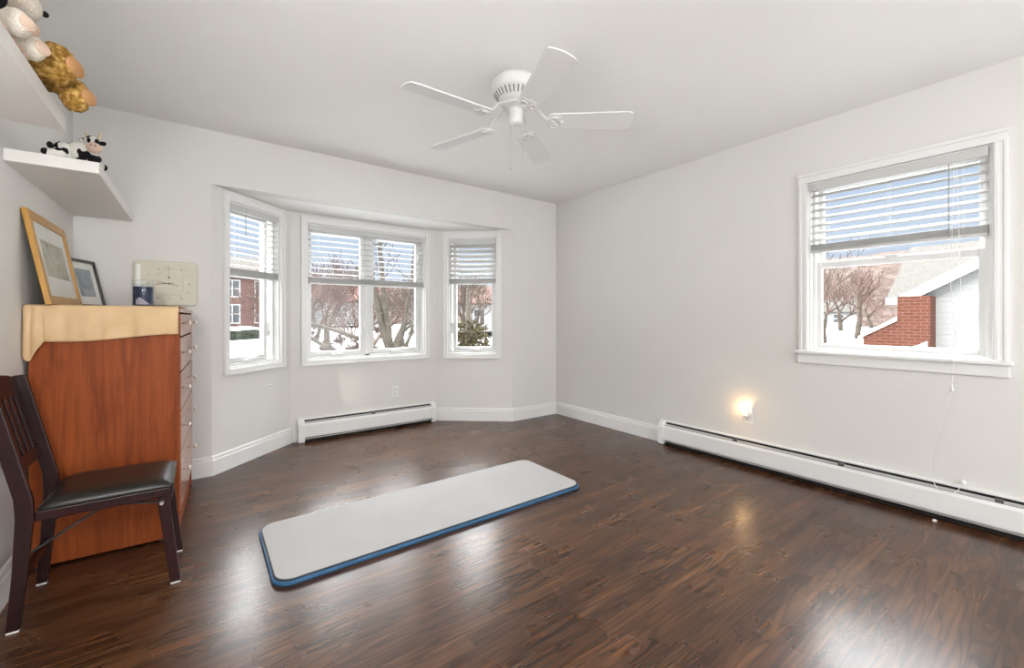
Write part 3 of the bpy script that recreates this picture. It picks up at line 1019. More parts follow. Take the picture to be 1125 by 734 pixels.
pq = thing('wall_plaque', (-0.181, Y1, 1.345), 0, 'cream rounded plaque with faint brown line marks on the wall above the dresser', 'plaque')
MB().extrude([(x, -0.024, z) for x, z in rounded(0.166, 0.148, 0.026)], (0, 0.023, 0)).build('panel', M['cream'], pq, bevel=0.006, seg=3)
MB().extrude([(x - 0.142, -0.0265, z) for x, z in rounded(0.010, 0.120, 0.006)], (0, 0.003, 0)).build('pale_strip', M['plate'], pq, bevel=0.001)
for k in range(12):                    # worn tick marks round the face and a few fine rules
    an = 2 * PI * k / 12
    x, z = 0.105 * math.sin(an) + 0.012, 0.100 * math.cos(an)
    x = max(-0.10, min(0.118, x * 1.15))
    z = max(-0.098, min(0.098, z * 1.15))
    mb = MB()
    mb.box(x - 0.006, x + 0.006, -0.0250, -0.0235, z - 0.0016, z + 0.0016)
    if k % 2:
        mb.box(x + 0.004, x + 0.007, -0.0250, -0.0235, z - 0.010, z + 0.006)
    mb.build('tick_mark', M['brown_mark'], pq)
for (ax, az, bx, bz) in ((-0.02, 0.10, 0.045, 0.10), (0.085, 0.06, 0.085, -0.05), (-0.03, -0.075, 0.075, -0.075), (-0.06, 0.055, -0.02, 0.075), (0.01, 0.04, 0.01, 0.12), (0.06, -0.08, 0.095, -0.10)):
    MB().bar((ax, -0.0243, az), (bx, -0.0243, bz), 0.0014, 0.0015, (0, 1, 0)).build('fine_rule', M['brown_mark'], pq)
mb = MB()
mb.bar((-0.055, -0.0255, -0.006), (0.040, -0.0255, 0.003), 0.005, 0.003, (0, 1, 0), 0.003)
mb.bar((-0.050, -0.0255, 0.014), (0.060, -0.0255, -0.014), 0.003, 0.003, (0, 1, 0))
mb.tube([(0.012, -0.024, 0.0), (0.012, -0.030, 0.0)], 0.006, 12)
mb.bar((0.012, -0.0255, 0.032), (0.012, -0.0255, 0.048), 0.007, 0.003, (0, 1, 0))
mb.build('dark_marking', M['brown_hand'], pq)

# ------------------------------------------------------------------ shelves
sh = thing('floating_shelf', (X0, 1.465, 1.742), 0, 'white floating shelf crowded with plush toys', 'shelf')
MB().box(0.0, 0.262, -0.56, 0.56, 0, 0.049).build('shelf_board', M['shelf'], sh, bevel=0.0025)
sh = thing('floating_shelf', (X0, 3.098, 1.739), 0, 'white floating shelf in the corner above the dresser', 'shelf')
MB().box(0.0, 0.274, -0.570, 0.570, 0, 0.049).build('shelf_board', M['shelf'], sh, bevel=0.0025)
MB().tube([(0.1, -0.3, -0.002), (0.1, -0.3, 0.001)], 0.004, 10).build('fixing_screw', M['metal'], sh)


# ------------------------------------------------------------------ plush toys
def plush_mesh(balls, name, mat, parent, voxel=0.006, fuzz=0.0):
    mb = MB()
    for c, r in balls:
        mb.ball(c, r, 2)
    o = mb.build(name, mat, parent, smooth=True)
    rm = o.modifiers.new('remesh', 'REMESH')
    rm.mode, rm.voxel_size, rm.use_smooth_shade = 'VOXEL', voxel, True
    sm_ = o.modifiers.new('smooth', 'SMOOTH')
    sm_.factor, sm_.iterations = 0.5, 3
    if fuzz:
        tx = bpy.data.textures.get('fuzz') or bpy.data.textures.new('fuzz', 'CLOUDS')
        tx.noise_scale = 0.012
        dm = o.modifiers.new('fuzz', 'DISPLACE')
        dm.texture, dm.strength, dm.mid_level, dm.texture_coords = tx, fuzz, 0.5, 'LOCAL'
    return o


def limb(a, b, r0, r1, n=6):
    a, b = Vector(a), Vector(b)
    return [(a.lerp(b, i / (n - 1)), r0 + (r1 - r0) * i / (n - 1)) for i in range(n)]


def disc(mb, c, nrm, r, th):
    q = Vector(nrm).normalized().to_track_quat('Z', 'Y').to_matrix().to_4x4()
    mb.ball(c, (r[0], r[1], th), 3, q)


SZ = 1.794
# golden dog-like toy: sits with its two fluffy feet over the shelf's edge; local origin on the shelf
g = thing('plush_toy', (-0.505, 1.815, SZ + 0.008), 0, 'shaggy golden plush toy with peach foot soles at the shelf end', 'plush toy', 'plush toys on the high shelf')
body = [((-0.02, 0.0, 0.088), (0.07, 0.085, 0.085)), ((-0.03, -0.01, 0.185), 0.062), ((0.01, -0.01, 0.17), 0.036)]
body += limb((0.0, -0.045, 0.045), (0.125, -0.030, 0.045), 0.045, 0.046)
body += [((0.165, -0.025, 0.058), (0.046, 0.052, 0.060))]
body += limb((0.0, 0.05, 0.048), (0.130, 0.075, 0.048), 0.042, 0.038)
body += [((0.185, 0.086, 0.020), (0.038, 0.046, 0.052))]
body += limb((-0.01, -0.06, 0.13), (0.05, -0.09, 0.07), 0.028, 0.030) + limb((-0.01, 0.06, 0.13), (0.05, 0.09, 0.07), 0.028, 0.030)
body += [((-0.04, -0.065, 0.215), (0.018, 0.026, 0.03)), ((-0.04, 0.045, 0.215), (0.018, 0.026, 0.03))]
gb = plush_mesh(body, 'body', M['fur_gold'], g, 0.006, 0.016)
for cy, cz, ry, rz_ in ((-0.018, 0.060, 0.029, 0.043), (0.090, 0.020, 0.026, 0.038)):
    mb = MB()
    disc(mb, (0.205 if cy < 0 else 0.218, cy - 0.012, cz), (1, -0.30, 0.02), (rz_ * 0.9, ry * 0.9), 0.012)
    mb.build('foot_sole', M['fur_peach'], g, smooth=True)
mb = MB()
for yy in (-0.03, 0.012):
    mb.ball((0.024, yy, 0.205), 0.006, 2)
mb.ball((0.046, -0.01, 0.178), 0.010, 2)
mb.build('eyes_and_nose', M['fur_black'], g, smooth=True)

# cream and blush toy in the middle
p = thing('plush_toy', (-0.490, 1.585, SZ), 0, 'cream and blush plush toy leaning forward with round padded feet', 'plush toy', 'plush toys on the high shelf')
body = [((-0.01, 0.0, 0.083), (0.07, 0.075, 0.08))]
body += limb((0.0, -0.045, 0.035), (0.110, -0.055, 0.028), 0.036, 0.028) + limb((0.0, 0.04, 0.035), (0.115, 0.062, 0.026), 0.036, 0.028)
plush_mesh(body, 'body', M['fur_pink'], p, 0.005)
plush_mesh([((0.075, 0.0, 0.155), (0.060, 0.060, 0.052)), ((0.040, 0.0, 0.165), (0.06, 0.062, 0.06)), ((0.125, 0.005, 0.115), (0.040, 0.055, 0.038))], 'head', M['fur_cream'], p, 0.005)
for yy in (-0.055, 0.062):
    plush_mesh([((0.135, yy, 0.036), (0.026, 0.033, 0.034)), ((0.118, yy, 0.036), (0.025, 0.030, 0.031))], 'foot', M['fur_cream'], p, 0.004)
    mb = MB()
    disc(mb, (0.155, yy - 0.012, 0.036), (1, -0.6, 0), (0.021, 0.018), 0.005)
    mb.build('foot_sole', M['fur_pink'], p, smooth=True)
for yy in (-0.068, 0.068):
    plush_mesh([((0.055, yy * 1.08, 0.19), (0.034, 0.014, 0.042))], 'ear', M['fur_gold'], p, 0.005)
plush_mesh(limb((0.02, 0.055, 0.11), (0.125, 0.045, 0.075), 0.026, 0.028), 'arm', M['fur_pink'], p, 0.005)
MB().tube([(0.128, -0.03, 0.172), (0.140, -0.012, 0.160), (0.144, 0.006, 0.150)], 0.0022, 6).build('stitched_eye', M['fur_black'], p, smooth=True)
MB().ball((0.160, 0.045, 0.125), 0.008, 2).build('nose', M['fur_black'], p, smooth=True)

# black and white toy, only its soles reach into view
k = thing('plush_toy', (-0.507, 1.365, SZ), 0, 'white plush toy with big black foot soles', 'plush toy', 'plush toys on the high shelf')
body = [((-0.01, 0.0, 0.093), (0.075, 0.08, 0.09)), ((-0.01, 0.0, 0.20), (0.065, 0.07, 0.062))]
body += limb((0.0, -0.045, 0.045), (0.115, -0.022, 0.066), 0.035, 0.030) + limb((0.0, 0.045, 0.035), (0.115, 0.045, 0.034), 0.035, 0.033)
plush_mesh(body, 'body', M['fur_white'], k, 0.006)
for yy, zz in ((-0.020, 0.070), (0.055, 0.034)):
    plush_mesh([((0.138, yy, zz), (0.026, 0.030, 0.031))], 'foot', M['fur_black'], k, 0.005)
for yy in (-0.05, 0.05):
    plush_mesh([((-0.01, yy, 0.262), 0.022)], 'ear', M['fur_black'], k, 0.005)
for yy in (-0.026, 0.026):
    mb = MB()
    mb.ball((0.052, yy, 0.212), (0.008, 0.014, 0.017), 2)
    mb.build('eye_patch', M['fur_black'], k, smooth=True)

# the cow lying on the corner shelf, head towards the room
c = thing('plush_cow', (-0.425, 2.610, 1.789), 0, 'black and white plush cow with cream horns lying on the corner shelf', 'plush toy')
body = [((-0.055, 0, 0.040), (0.050, 0.045, 0.038)), ((0.0, 0, 0.044), (0.055, 0.048, 0.042)), ((0.03, 0, 0.05), (0.04, 0.042, 0.042))]
body += limb((0.02, -0.035, 0.022), (0.075, -0.060, 0.014), 0.020, 0.015) + limb((0.02, 0.035, 0.022), (0.08, 0.055, 0.014), 0.020, 0.015)
body += limb((-0.06, -0.035, 0.02), (-0.105, -0.060, 0.013), 0.022, 0.014) + limb((-0.06, 0.035, 0.02), (-0.09, 0.060, 0.013), 0.022, 0.014)
plush_mesh(body, 'body', M['cow'], c, 0.004)
plush_mesh([((0.052, -0.015, 0.082), (0.036, 0.036, 0.034)), ((0.062, -0.028, 0.070), (0.030, 0.030, 0.028))], 'head', M['cow'], c, 0.004)
plush_mesh([((0.066, -0.050, 0.060), (0.034, 0.022, 0.022))], 'muzzle', M['fur_pink'], c, 0.004)
for xx, yy in ((0.034, -0.004), (0.078, -0.010)):
    plush_mesh(limb((xx, yy, 0.110), (xx + (xx - 0.056) * 0.35, yy, 0.128), 0.009, 0.006, 4), 'horn', M['horn'], c, 0.003)
for xx in (0.016, 0.096):
    plush_mesh([((xx, -0.008, 0.092), (0.020, 0.009, 0.011))], 'ear', M['cow'], c, 0.003)
mb = MB()
for xx in (0.046, 0.076):
    mb.ball((xx, -0.050, 0.086), (0.008, 0.005, 0.011), 2)
for xx in (0.058, 0.076):
    mb.ball((xx, -0.071, 0.064), 0.003, 1)
mb.build('eyes_and_nostrils', M['fur_black'], c, smooth=True)
c.scale = (0.80, 1.0, 1.12)
for xy in ((0.085, -0.066), (0.088, 0.060), (-0.114, -0.064), (-0.098, 0.064)):
    plush_mesh([((xy[0], xy[1], 0.014), (0.016, 0.013, 0.0135))], 'hoof', M['fur_black'], c, 0.003)
plush_mesh(limb((-0.10, 0.0, 0.05), (-0.098, -0.054, 0.040), 0.005, 0.006, 8) + [((-0.097, -0.058, 0.042), 0.013)], 'tail', M['fur_black'], c, 0.003)

# ------------------------------------------------------------------ folding chair
ch = thing('folding_chair', (0, 0, 0), 0, 'dark mahogany folding chair with a black vinyl seat beside the dresser', 'chair')
YN, YF = 2.262, 2.602
SW = 0.022
# rear posts: foot, knee under the seat, then the back leaning to the wall
for yy in (YN, YF):
    side = [(-0.553, 0.006), (-0.518, 0.006), (-0.500, 0.20), (-0.484, 0.40), (-0.486, 0.46), (-0.530, 0.66), (-0.580, 0.885),
            (-0.617, 0.880), (-0.574, 0.66), (-0.534, 0.47), (-0.530, 0.40), (-0.538, 0.20)]
    o = MB().extrude([(x, yy - SW / 2, z) for x, z in side], (0, SW, 0)).build('rear_leg', M['mahogany'], ch, bevel=0.003)
    MB().box(-0.551, -0.520, yy - SW / 2 + 0.002, yy + SW / 2 - 0.002, 0.0, 0.007).build('glide', M['white_pad'], o)
for yy in (YN + 0.024, YF - 0.024):
    side = [(-0.148, 0.405), (-0.110, 0.418), (-0.088, 0.20), (-0.066, 0.006), (-0.102, 0.006), (-0.124, 0.20)]
    o = MB().extrude([(x, yy - SW / 2, z) for x, z in side], (0, SW, 0)).build('front_leg', M['mahogany'], ch, bevel=0.003)
    MB().box(-0.100, -0.068, yy - SW / 2 + 0.002, yy + SW / 2 - 0.002, 0.0, 0.007).build('glide', M['white_pad'], o)


def back_x(z):
    return -0.506 + (z - 0.46) * (-0.605 + 0.506) / (0.885 - 0.46)


# crest rail with an arched top, lower rail, five slats
mb = MB()
n = 14
ys_ = [YN + SW / 2 + (YF - YN - SW) * i / n for i in range(n + 1)]
top = [0.872 + 0.026 * (1 - (2 * i / n - 1) ** 2) for i in range(n + 1)]
prof = [(y, z) for y, z in zip(ys_, top)] + [(ys_[-1], 0.812), (ys_[0], 0.812)]
mb.extrude([(back_x(z) - 0.004, y, z) for y, z in prof], (-0.020, 0, 0))
mb.build('crest_rail', M['mahogany'], ch, bevel=0.002)
MB().extrude([(back_x(z) - 0.004, y, z) for y, z in ((ys_[0], 0.545), (ys_[-1], 0.545), (ys_[-1], 0.595), (ys_[0], 0.595))], (-0.018, 0, 0)).build('lower_rail', M['mahogany'], ch, bevel=0.002)
for i in range(5):
    y = YN + 0.058 + i * 0.0560
    MB().bar((back_x(0.59) - 0.012, y, 0.59), (back_x(0.815) - 0.012, y, 0.815), 0.030, 0.010, (1, 0, 0)).build('back_slat', M['mahogany'], ch, bevel=0.0015)
# seat: apron frame with a padded vinyl top
mb = MB()
ring_pts = (-0.482, -0.112)
for yy in (YN + 0.020, YF - 0.020):
    pass
mb.box(-0.486, -0.112, YN + 0.013, YN + 0.033, 0.375, 0.414) if False else None
mb.box(-0.482, -0.100, YN - 0.006, YN + 0.010, 0.378, 0.414)
mb.box(-0.482, -0.100, YF - 0.010, YF + 0.006, 0.378, 0.414)
mb.box(-0.112, -0.094, YN + 0.010, YF - 0.010, 0.378, 0.414)
mb.box(-0.482, -0.464, YN + 0.012, YF - 0.012, 0.378, 0.414)
mb.build('seat_frame', M['mahogany'], ch, bevel=0.003)
bm = bmesh.new()
gx, gy = 24, 24
rows = []
sx0, sx1, sy0, sy1 = -0.482, -0.086, YN - 0.012, YF + 0.012
for top_ in (1, 0):
    rr = []
    for i in range(gx + 1):
        r_ = []
        for j in range(gy + 1):
            u, v = 2 * i / gx - 1, 2 * j / gy - 1
            su = math.copysign(1 - (1 - abs(u)) ** 1.0, u)
            f = (1 - abs(u) ** 5) * (1 - abs(v) ** 5)
            z = 0.414 + (0.008 + 0.030 * f ** 0.5 + 0.004 * (1 - u * u) * (1 - v * v)) * top_ + (0.010 * max(0, -u) * top_ * f)
            inset = 0.004 * (1 - f) if top_ else 0.006
            r_.append(bm.verts.new(((sx0 + sx1) / 2 + u * ((sx1 - sx0) / 2 - inset), (sy0 + sy1) / 2 + v * ((sy1 - sy0) / 2 - inset), z)))
        rr.append(r_)
    rows.append(rr)
for k_, rr in enumerate(rows):
    for i in range(gx):
        for j in range(gy):
            bm.faces.new((rr[i][j], rr[i + 1][j], rr[i + 1][j + 1], rr[i][j + 1]))
A, B_ = rows
for i in range(gx):
    bm.faces.new((A[i][0], A[i + 1][0], B_[i + 1][0], B_[i][0]))
    bm.faces.new((A[i][gy], A[i + 1][gy], B_[i + 1][gy], B_[i][gy]))
    bm.faces.new((A[0][i], A[0][i + 1], B_[0][i + 1], B_[0][i]))
    bm.faces.new((A[gx][i], A[gx][i + 1], B_[gx][i + 1], B_[gx][i]))
tmp = MB()
tmp.bm.free()
tmp.bm = bm
tmp.build('seat_pad', M['vinyl_black'], ch, smooth=True)
for yy, sg in ((YN, 1), (YF, -1)):
    y_ = yy + sg * 0.026
    MB().bar((-0.500, y_ - sg * 0.010, 0.262), (-0.300, y_ - sg * 0.012, 0.386), 0.006, 0.016, (0, 1, 0)).build('diagonal_brace', M['black_metal'], ch)
    MB().bar((-0.300, y_ - sg * 0.004, 0.388), (-0.128, y_ - sg * 0.006, 0.352), 0.006, 0.014, (0, 1, 0)).build('folding_link', M['black_metal'], ch)
    MB().tube([(-0.128, y_ - sg * 0.03, 0.352), (-0.128, y_ + sg * 0.006, 0.352)], 0.007, 10).build('pivot_pin', M['metal'], ch)
MB().box(-0.532, -0.514, YN + 0.011, YF - 0.011, 0.150, 0.190).build('rear_stretcher', M['mahogany'], ch, bevel=0.002)
MB().box(-0.112, -0.098, YN + 0.034, YF - 0.034, 0.335, 0.372).build('front_stretcher', M['mahogany'], ch, bevel=0.002)

# ------------------------------------------------------------------ ceiling fan
fan = thing('ceiling_fan', (1.385, 1.845, H), 0, 'white five bladed ceiling fan with two pull chains', 'ceiling fan')
MB().lathe([(0.001, 0.0), (0.066, 0.0), (0.068, -0.005), (0.066, -0.014), (0.062, -0.020), (0.060, -0.022)], 40).build('canopy', M['fan'], fan, smooth=False)
mb = MB()
mb.lathe([(0.060, -0.016), (0.082, -0.020), (0.112, -0.030), (0.128, -0.046), (0.132, -0.062), (0.132, -0.098), (0.128, -0.106), (0.116, -0.112), (0.100, -0.132), (0.088, -0.148), (0.064, -0.160), (0.040, -0.164)], 48)
mb.build('motor_housing', M['fan'], fan, smooth=True)
mb = MB()
for i in range(30):
    a_ = 2 * PI * i / 30
    m_ = Matrix.Rotation(a_, 4, 'Z')
    mb._add([m_ @ Vector(v) for v in ((0.1185, -0.0036, -0.1115), (0.1185, 0.0036, -0.1115), (0.0955, 0.0030, -0.1400), (0.0955, -0.0030, -0.1400),
                                       (0.1155, -0.0036, -0.1095), (0.1155, 0.0036, -0.1095), (0.0925, 0.0030, -0.1380), (0.0925, -0.0030, -0.1380))],
            [(0, 1, 2, 3), (4, 7, 6, 5), (0, 4, 5, 1), (1, 5, 6, 2), (2, 6, 7, 3), (3, 7, 4, 0)])
mb.build('vent_slots', M['fan_vent'], fan)
MB().lathe([(0.030, -0.160), (0.074, -0.163), (0.077, -0.172), (0.072, -0.180), (0.040, -0.188), (0.030, -0.190)], 36).build('flywheel', M['fan'], fan, smooth=True)
MB().lathe([(0.034, -0.184), (0.039, -0.190), (0.039, -0.232), (0.036, -0.238), (0.036, -0.252), (0.030, -0.268), (0.018, -0.275), (0.001, -0.277)], 32).build('switch_housing', M['fan'], fan, smooth=True)
for (px, py, ln) in ((-0.024, 0.016, 0.245), (0.030, -0.024, 0.205)):
    mb = MB()
    mb.tube([(px, py, -0.262), (px, py, -0.262 - ln)], 0.0011, 6)
    mb.lathe([(0.001, 0.012), (0.003, 0.008), (0.004, 0.0), (0.003, -0.008), (0.001, -0.010)], 10, Matrix.Translation((px, py, -0.266 - ln)))
    mb.build('pull_chain', M['damper'], fan)


def blade_outline():
    pts = []
    r0, r1, w0, w1 = 0.190, 0.630, 0.058, 0.071
    n_ = 8
    for i in range(n_ + 1):              # root, gently rounded
        a_ = PI / 2 + PI * i / n_
        pts.append((r0 + 0.018 * math.cos(a_), w0 * math.sin(a_) if abs(math.sin(a_)) > 1e-6 else 0))
    c_ = 0.030
    pts.append((r1 - c_, -w1))
    pts.append((r1 - c_ * 0.45, -w1 + c_ * 0.16))
    pts.append((r1 - c_ * 0.12, -w1 + c_ * 0.55))
    pts.append((r1, -w1 + c_ * 1.1))
    pts.append((r1 + 0.006, 0))
    pts.append((r1, w1 - c_ * 1.1))
    pts.append((r1 - c_ * 0.12, w1 - c_ * 0.55))
    pts.append((r1 - c_ * 0.45, w1 - c_ * 0.16))
    pts.append((r1 - c_, w1))
    return pts


PITCH = math.radians(-13)
for i in range(5):
    a_ = math.radians(35 + 72 * i)
    Rz = Matrix.Rotation(a_, 4, 'Z')
    Bm = Rz @ Matrix.Translation((0, 0, -0.255)) @ Matrix.Rotation(PITCH, 4, 'X')
    bl = MB().extrude([(x, y, 0.0) for x, y in blade_outline()], (0, 0, 0.007), Bm).build('blade', M['blade'], fan, bevel=0.0015)
    ir = MB()
    arm = [(0.055, 0.0, -0.174), (0.090, 0.0, -0.180), (0.122, 0.0, -0.196), (0.150, 0.0, -0.232), (0.178, 0.0, -0.256)]
    for s in (-1, 1):
        ir.tube([Rz @ Vector((x, s * (0.010 + 0.002 * k_), z)) for k_, (x, y, z) in enumerate(arm)], 0.0055, 8)
    # scrolled bracket plate under the blade root
    plate = [(0.168, -0.018), (0.190, -0.044), (0.222, -0.046), (0.244, -0.034), (0.236, -0.014), (0.262, 0.0), (0.236, 0.014), (0.244, 0.034), (0.222, 0.046), (0.190, 0.044), (0.168, 0.018)]
    ir.extrude([(x, y, -0.006) for x, y in plate], (0, 0, 0.005), Bm)
    for s in (-1, 1):
        cc = [(0.206 + 0.020 * math.cos(q), s * 0.024 + 0.016 * math.sin(q), -0.0085) for q in [2 * PI * k_ / 14 for k_ in range(15)]]
        ir.tube([Bm @ Vector(v) for v in cc], 0.0045, 8)
    for (sx_, sy_) in ((0.226, -0.030), (0.226, 0.030), (0.248, 0.0)):
        ir.ball(Bm @ Vector((sx_, sy_, -0.008)), 0.005, 1)
    ir.build('blade_iron', M['fan'], bl, smooth=False)

# ------------------------------------------------------------------ outdoors: snow, slope, houses, trees
def gz(x, y):
    d = math.hypot(x, y)
    q = max(0.0, min(1.0, (d - 20) / 50))
    return -2.9 + 2.7 * q * q * (3 - 2 * q) + 0.15 * noise.noise((x * 0.12, y * 0.12, 3.1))


bm = bmesh.new()
gr = []
for i in range(41):
    row_ = []
    for j in range(46):
        x, y = -50 + 190 * i / 40, -60 + 190 * j / 45
        row_.append(bm.verts.new((x, y, gz(x, y))))
    gr.append(row_)
for i in range(40):
    for j in range(45):
        bm.faces.new((gr[i][j], gr[i + 1][j], gr[i + 1][j + 1], gr[i][j + 1]))
tmp = MB()
tmp.bm.free()
tmp.bm = bm
tag(tmp.build('ground', M['snow'], smooth=True), 'snow covered ground outside the windows', 'ground', kind='structure')

bm = bmesh.new()
gr = []
NA = 150
for i in range(NA + 1):
    a_ = math.radians(-40 + 175 * i / NA)     # measured from +X towards +Y
    row_ = []
    for j, (rad, zz) in enumerate(((74, -1.5), (80, 2.5), (90, 6.0), (104, 8.5), (122, 9.5))):
        nz = noise.noise((math.cos(a_) * 9, math.sin(a_) * 9, j * 0.6)) * 1.6 + noise.noise((math.cos(a_) * 42, math.sin(a_) * 42, j * 1.7)) * 0.9
        hump = 1.0 + 0.55 * math.exp(-((math.degrees(a_) - 17) / 12) ** 2)
        row_.append(bm.verts.new((rad * math.cos(a_), rad * math.sin(a_), zz * hump + (nz if j else 0))))
    gr.append(row_)
for i in range(NA):
    for j in range(4):
        bm.faces.new((gr[i][j], gr[i + 1][j], gr[i + 1][j + 1], gr[i][j + 1]))
tmp = MB()
tmp.bm.free()
tmp.bm = bm
tag(tmp.build('hills', M['hill'], smooth=True), 'brown wooded slope beyond the gardens', 'hillside', kind='structure')


def tree(name, loc, h, mats, label, group=None, seed=0, spread=0.55, levels=4, r0=None, fork=0.35, twig_r=0.012, lean=(0, 0), cat='tree', nb=(2, 3)):
    rnd = random.Random(seed)
    o = thing(name, loc, 0, label, cat, group)
    tb, wb = MB(), MB()
    r0 = r0 or h * 0.022

    def grow(p, d, ln, r, lev):
        n_ = 4
        pts, rad = [p.copy()], [r]
        q = p.copy()
        dd = d.copy()
        for k_ in range(n_):
            dd = (dd + Vector((rnd.uniform(-1, 1), rnd.uniform(-1, 1), rnd.uniform(-0.5, 0.9))) * 0.16).normalized()
            q = q + dd * (ln / n_)
            pts.append(q.copy())
            rad.append(max(twig_r, r * (1 - 0.35 * (k_ + 1) / n_)))
        (tb if lev <= 1 else wb).tube(pts, rad, 6 if lev <= 1 else (4 if lev == 2 else 3), cap=lev <= 1)
        if lev >= levels:
            return
        for k_ in range(rnd.randint(*nb) + (1 if lev > 0 else 0)):
            at = 1.0 if k_ == 0 else rnd.uniform(0.45, 1.0)
            idx = at * n_
            i0 = min(n_ - 1, int(idx))
            pp = pts[i0].lerp(pts[i0 + 1], idx - i0)
            side = Vector((rnd.uniform(-1, 1), rnd.uniform(-1, 1), rnd.uniform(-0.2, 0.7))).normalized()
            nd = (dd + side * (spread if k_ else spread * 0.5) * 1.7).normalized()
            grow(pp, nd, ln * rnd.uniform(0.58, 0.82), rad[i0] * rnd.uniform(0.5, 0.7), lev + 1)
    grow(Vector((0, 0, 0)), Vector((lean[0], lean[1], 1)).normalized(), h * fork, r0, 0)
    tb.build('trunk', mats[0], o, smooth=True, fix=False)
    wb.build('branches', mats[1], o, fix=False)
    return o


# the big forked tree just outside the bay: its fork stands just under the sill line, limbs fan out
ft = thing('forked_tree', (2.93, 7.9, gz(2.93, 7.9)), 0, 'big multi-stemmed bare tree outside the double bay window', 'tree')
zb_ = 0.42 - gz(2.93, 7.9)
tb, wb = MB(), MB()
rnd = random.Random(5)
tb.tube([(0, 0, -0.1), (0.03, 0, zb_ * 0.5), (0.0, 0, zb_)], [0.24, 0.19, 0.17], 10)
limbs = [  # start, two handles, end, radius
         ((0, 0, zb_), (-0.20, 0.14, zb_ + 0.75), (-0.34, 0.2, zb_ + 1.6), (-0.52, 0.3, zb_ + 3.1), 0.085),
         ((0, 0, zb_), (-0.02, 0.0, zb_ + 0.6), (-0.22, 0.1, zb_ + 1.5), (-0.12, 0.2, zb_ + 3.0), 0.064),
         ((0.05, 0, zb_ - 0.25), (0.18, -0.1, zb_ + 0.25), (0.34, -0.2, zb_ + 0.8), (0.42, -0.2, zb_ + 2.4), 0.050),
         ((0.08, 0, zb_ - 0.2), (0.36, -0.28, zb_ + 0.3), (0.50, -0.36, zb_ + 0.9), (0.38, -0.2, zb_ + 1.9), 0.042),
         ((-0.02, 0, zb_ - 0.15), (-0.20, 0.15, zb_ + 0.14), (-0.50, 0.32, zb_ + 0.36), (-1.35, 0.85, zb_ + 0.62), 0.06),
         ((-0.1, 0, zb_ - 0.5), (-0.62, 0.35, zb_ - 0.05), (-1.0, 0.62, zb_ + 0.18), (-1.7, 1.1, zb_ + 0.52), 0.055)]


def twigs(p, d, ln, r, lev):
    q, dd = p.copy(), d.copy()
    pts, rad = [q.copy()], [r]
    for k_ in range(4):
        dd = (dd + Vector((rnd.uniform(-1, 1), rnd.uniform(-1, 1), rnd.uniform(-0.7, 0.9))) * 0.22).normalized()
        q = q + dd * ln / 4
        pts.append(q.copy())
        rad.append(max(0.004, r * (1 - 0.15 * (k_ + 1))))
    wb.tube(pts, rad, 4, cap=False)
    if lev < 3:
        for k_ in range(rnd.randint(2, 3)):
            side = Vector((rnd.uniform(-1, 1), rnd.uniform(-1, 1), rnd.uniform(-0.6, 0.8))).normalized()
            twigs(pts[rnd.randint(1, 4)], (dd + side * 0.9).normalized(), ln * rnd.uniform(0.5, 0.8), r * 0.55, lev + 1)


for a0, b0, c0, d0, r_ in limbs:
    A_, B0, C0, D0 = (Vector(v) for v in (a0, b0, c0, d0))
    pts = []
    for k_ in range(13):
        u = k_ / 12
        pts.append(A_ * (1 - u) ** 3 + B0 * 3 * u * (1 - u) ** 2 + C0 * 3 * u * u * (1 - u) + D0 * u ** 3 + Vector((rnd.uniform(-1, 1), rnd.uniform(-1, 1), rnd.uniform(-1, 1))) * 0.012)
    tb.tube(pts, [r_ * (1 - 0.55 * k_ / 12) for k_ in range(13)], 8)
    for k_ in (4, 6, 7, 9, 10, 12):
        t_ = (pts[k_] - pts[k_ - 1]).normalized()
        side = Vector((rnd.uniform(-1, 1), rnd.uniform(-0.6, 0.6), rnd.uniform(-0.5, 0.6))).normalized()
        twigs(pts[k_], (t_ * 0.5 + side).normalized(), rnd.uniform(0.6, 1.1), r_ * 0.22, 1)
tb.build('trunk', M['bark'], ft, smooth=True, fix=False)
wb.build('branches', M['bark'], ft, fix=False)

# the tree beside the neighbour's chimney
tree('bare_tree', (13.2, 4.12, gz(13, 4)), 6.8, (M['twig_tan'], M['twig_tan']), 'bare tan tree left of the brick chimney'.replace(' left of', ' beyond the sash window beside'), seed=14, r0=0.10, fork=0.42, spread=0.60, twig_r=0.006, levels=5, lean=(0.02, -0.02), nb=(2, 3))

# a thicket seen through the bay windows: red brown and tan bare trees
rr = random.Random(31)
spots = []
for i, (px, dist) in enumerate([(334, 23), (398, 25), (362, 29), (326, 33), (405, 42), (348, 43), (432, 30), (468, 38), (420, 47), (345, 57), (508, 36), (522, 44)]):
    a_ = (px - 562.5) / 465.0
    c_, s_ = math.cos(HEAD), math.sin(HEAD)
    x, y = (c_ * a_ + s_) * dist, (-s_ * a_ + c_) * dist
    red = px < 400 and dist < 45
    tree('bare_tree', (x, y, gz(x, y)), rr.uniform(12.0, 15.0) if dist < 36 else rr.uniform(10.0, 13.0), (M['twig_tan'] if i % 3 else M['bark'], M['twig_red'] if red else M['twig_tan']),
         'red brown bare tree in the snowy thicket beyond the bay' if red else 'tan bare tree in the snowy garden beyond the bay',
         'red brown trees in the thicket' if red else 'tan trees in the snowy garden', seed=100 + i, spread=0.52, levels=5, fork=0.22, twig_r=0.012, nb=(3, 3))

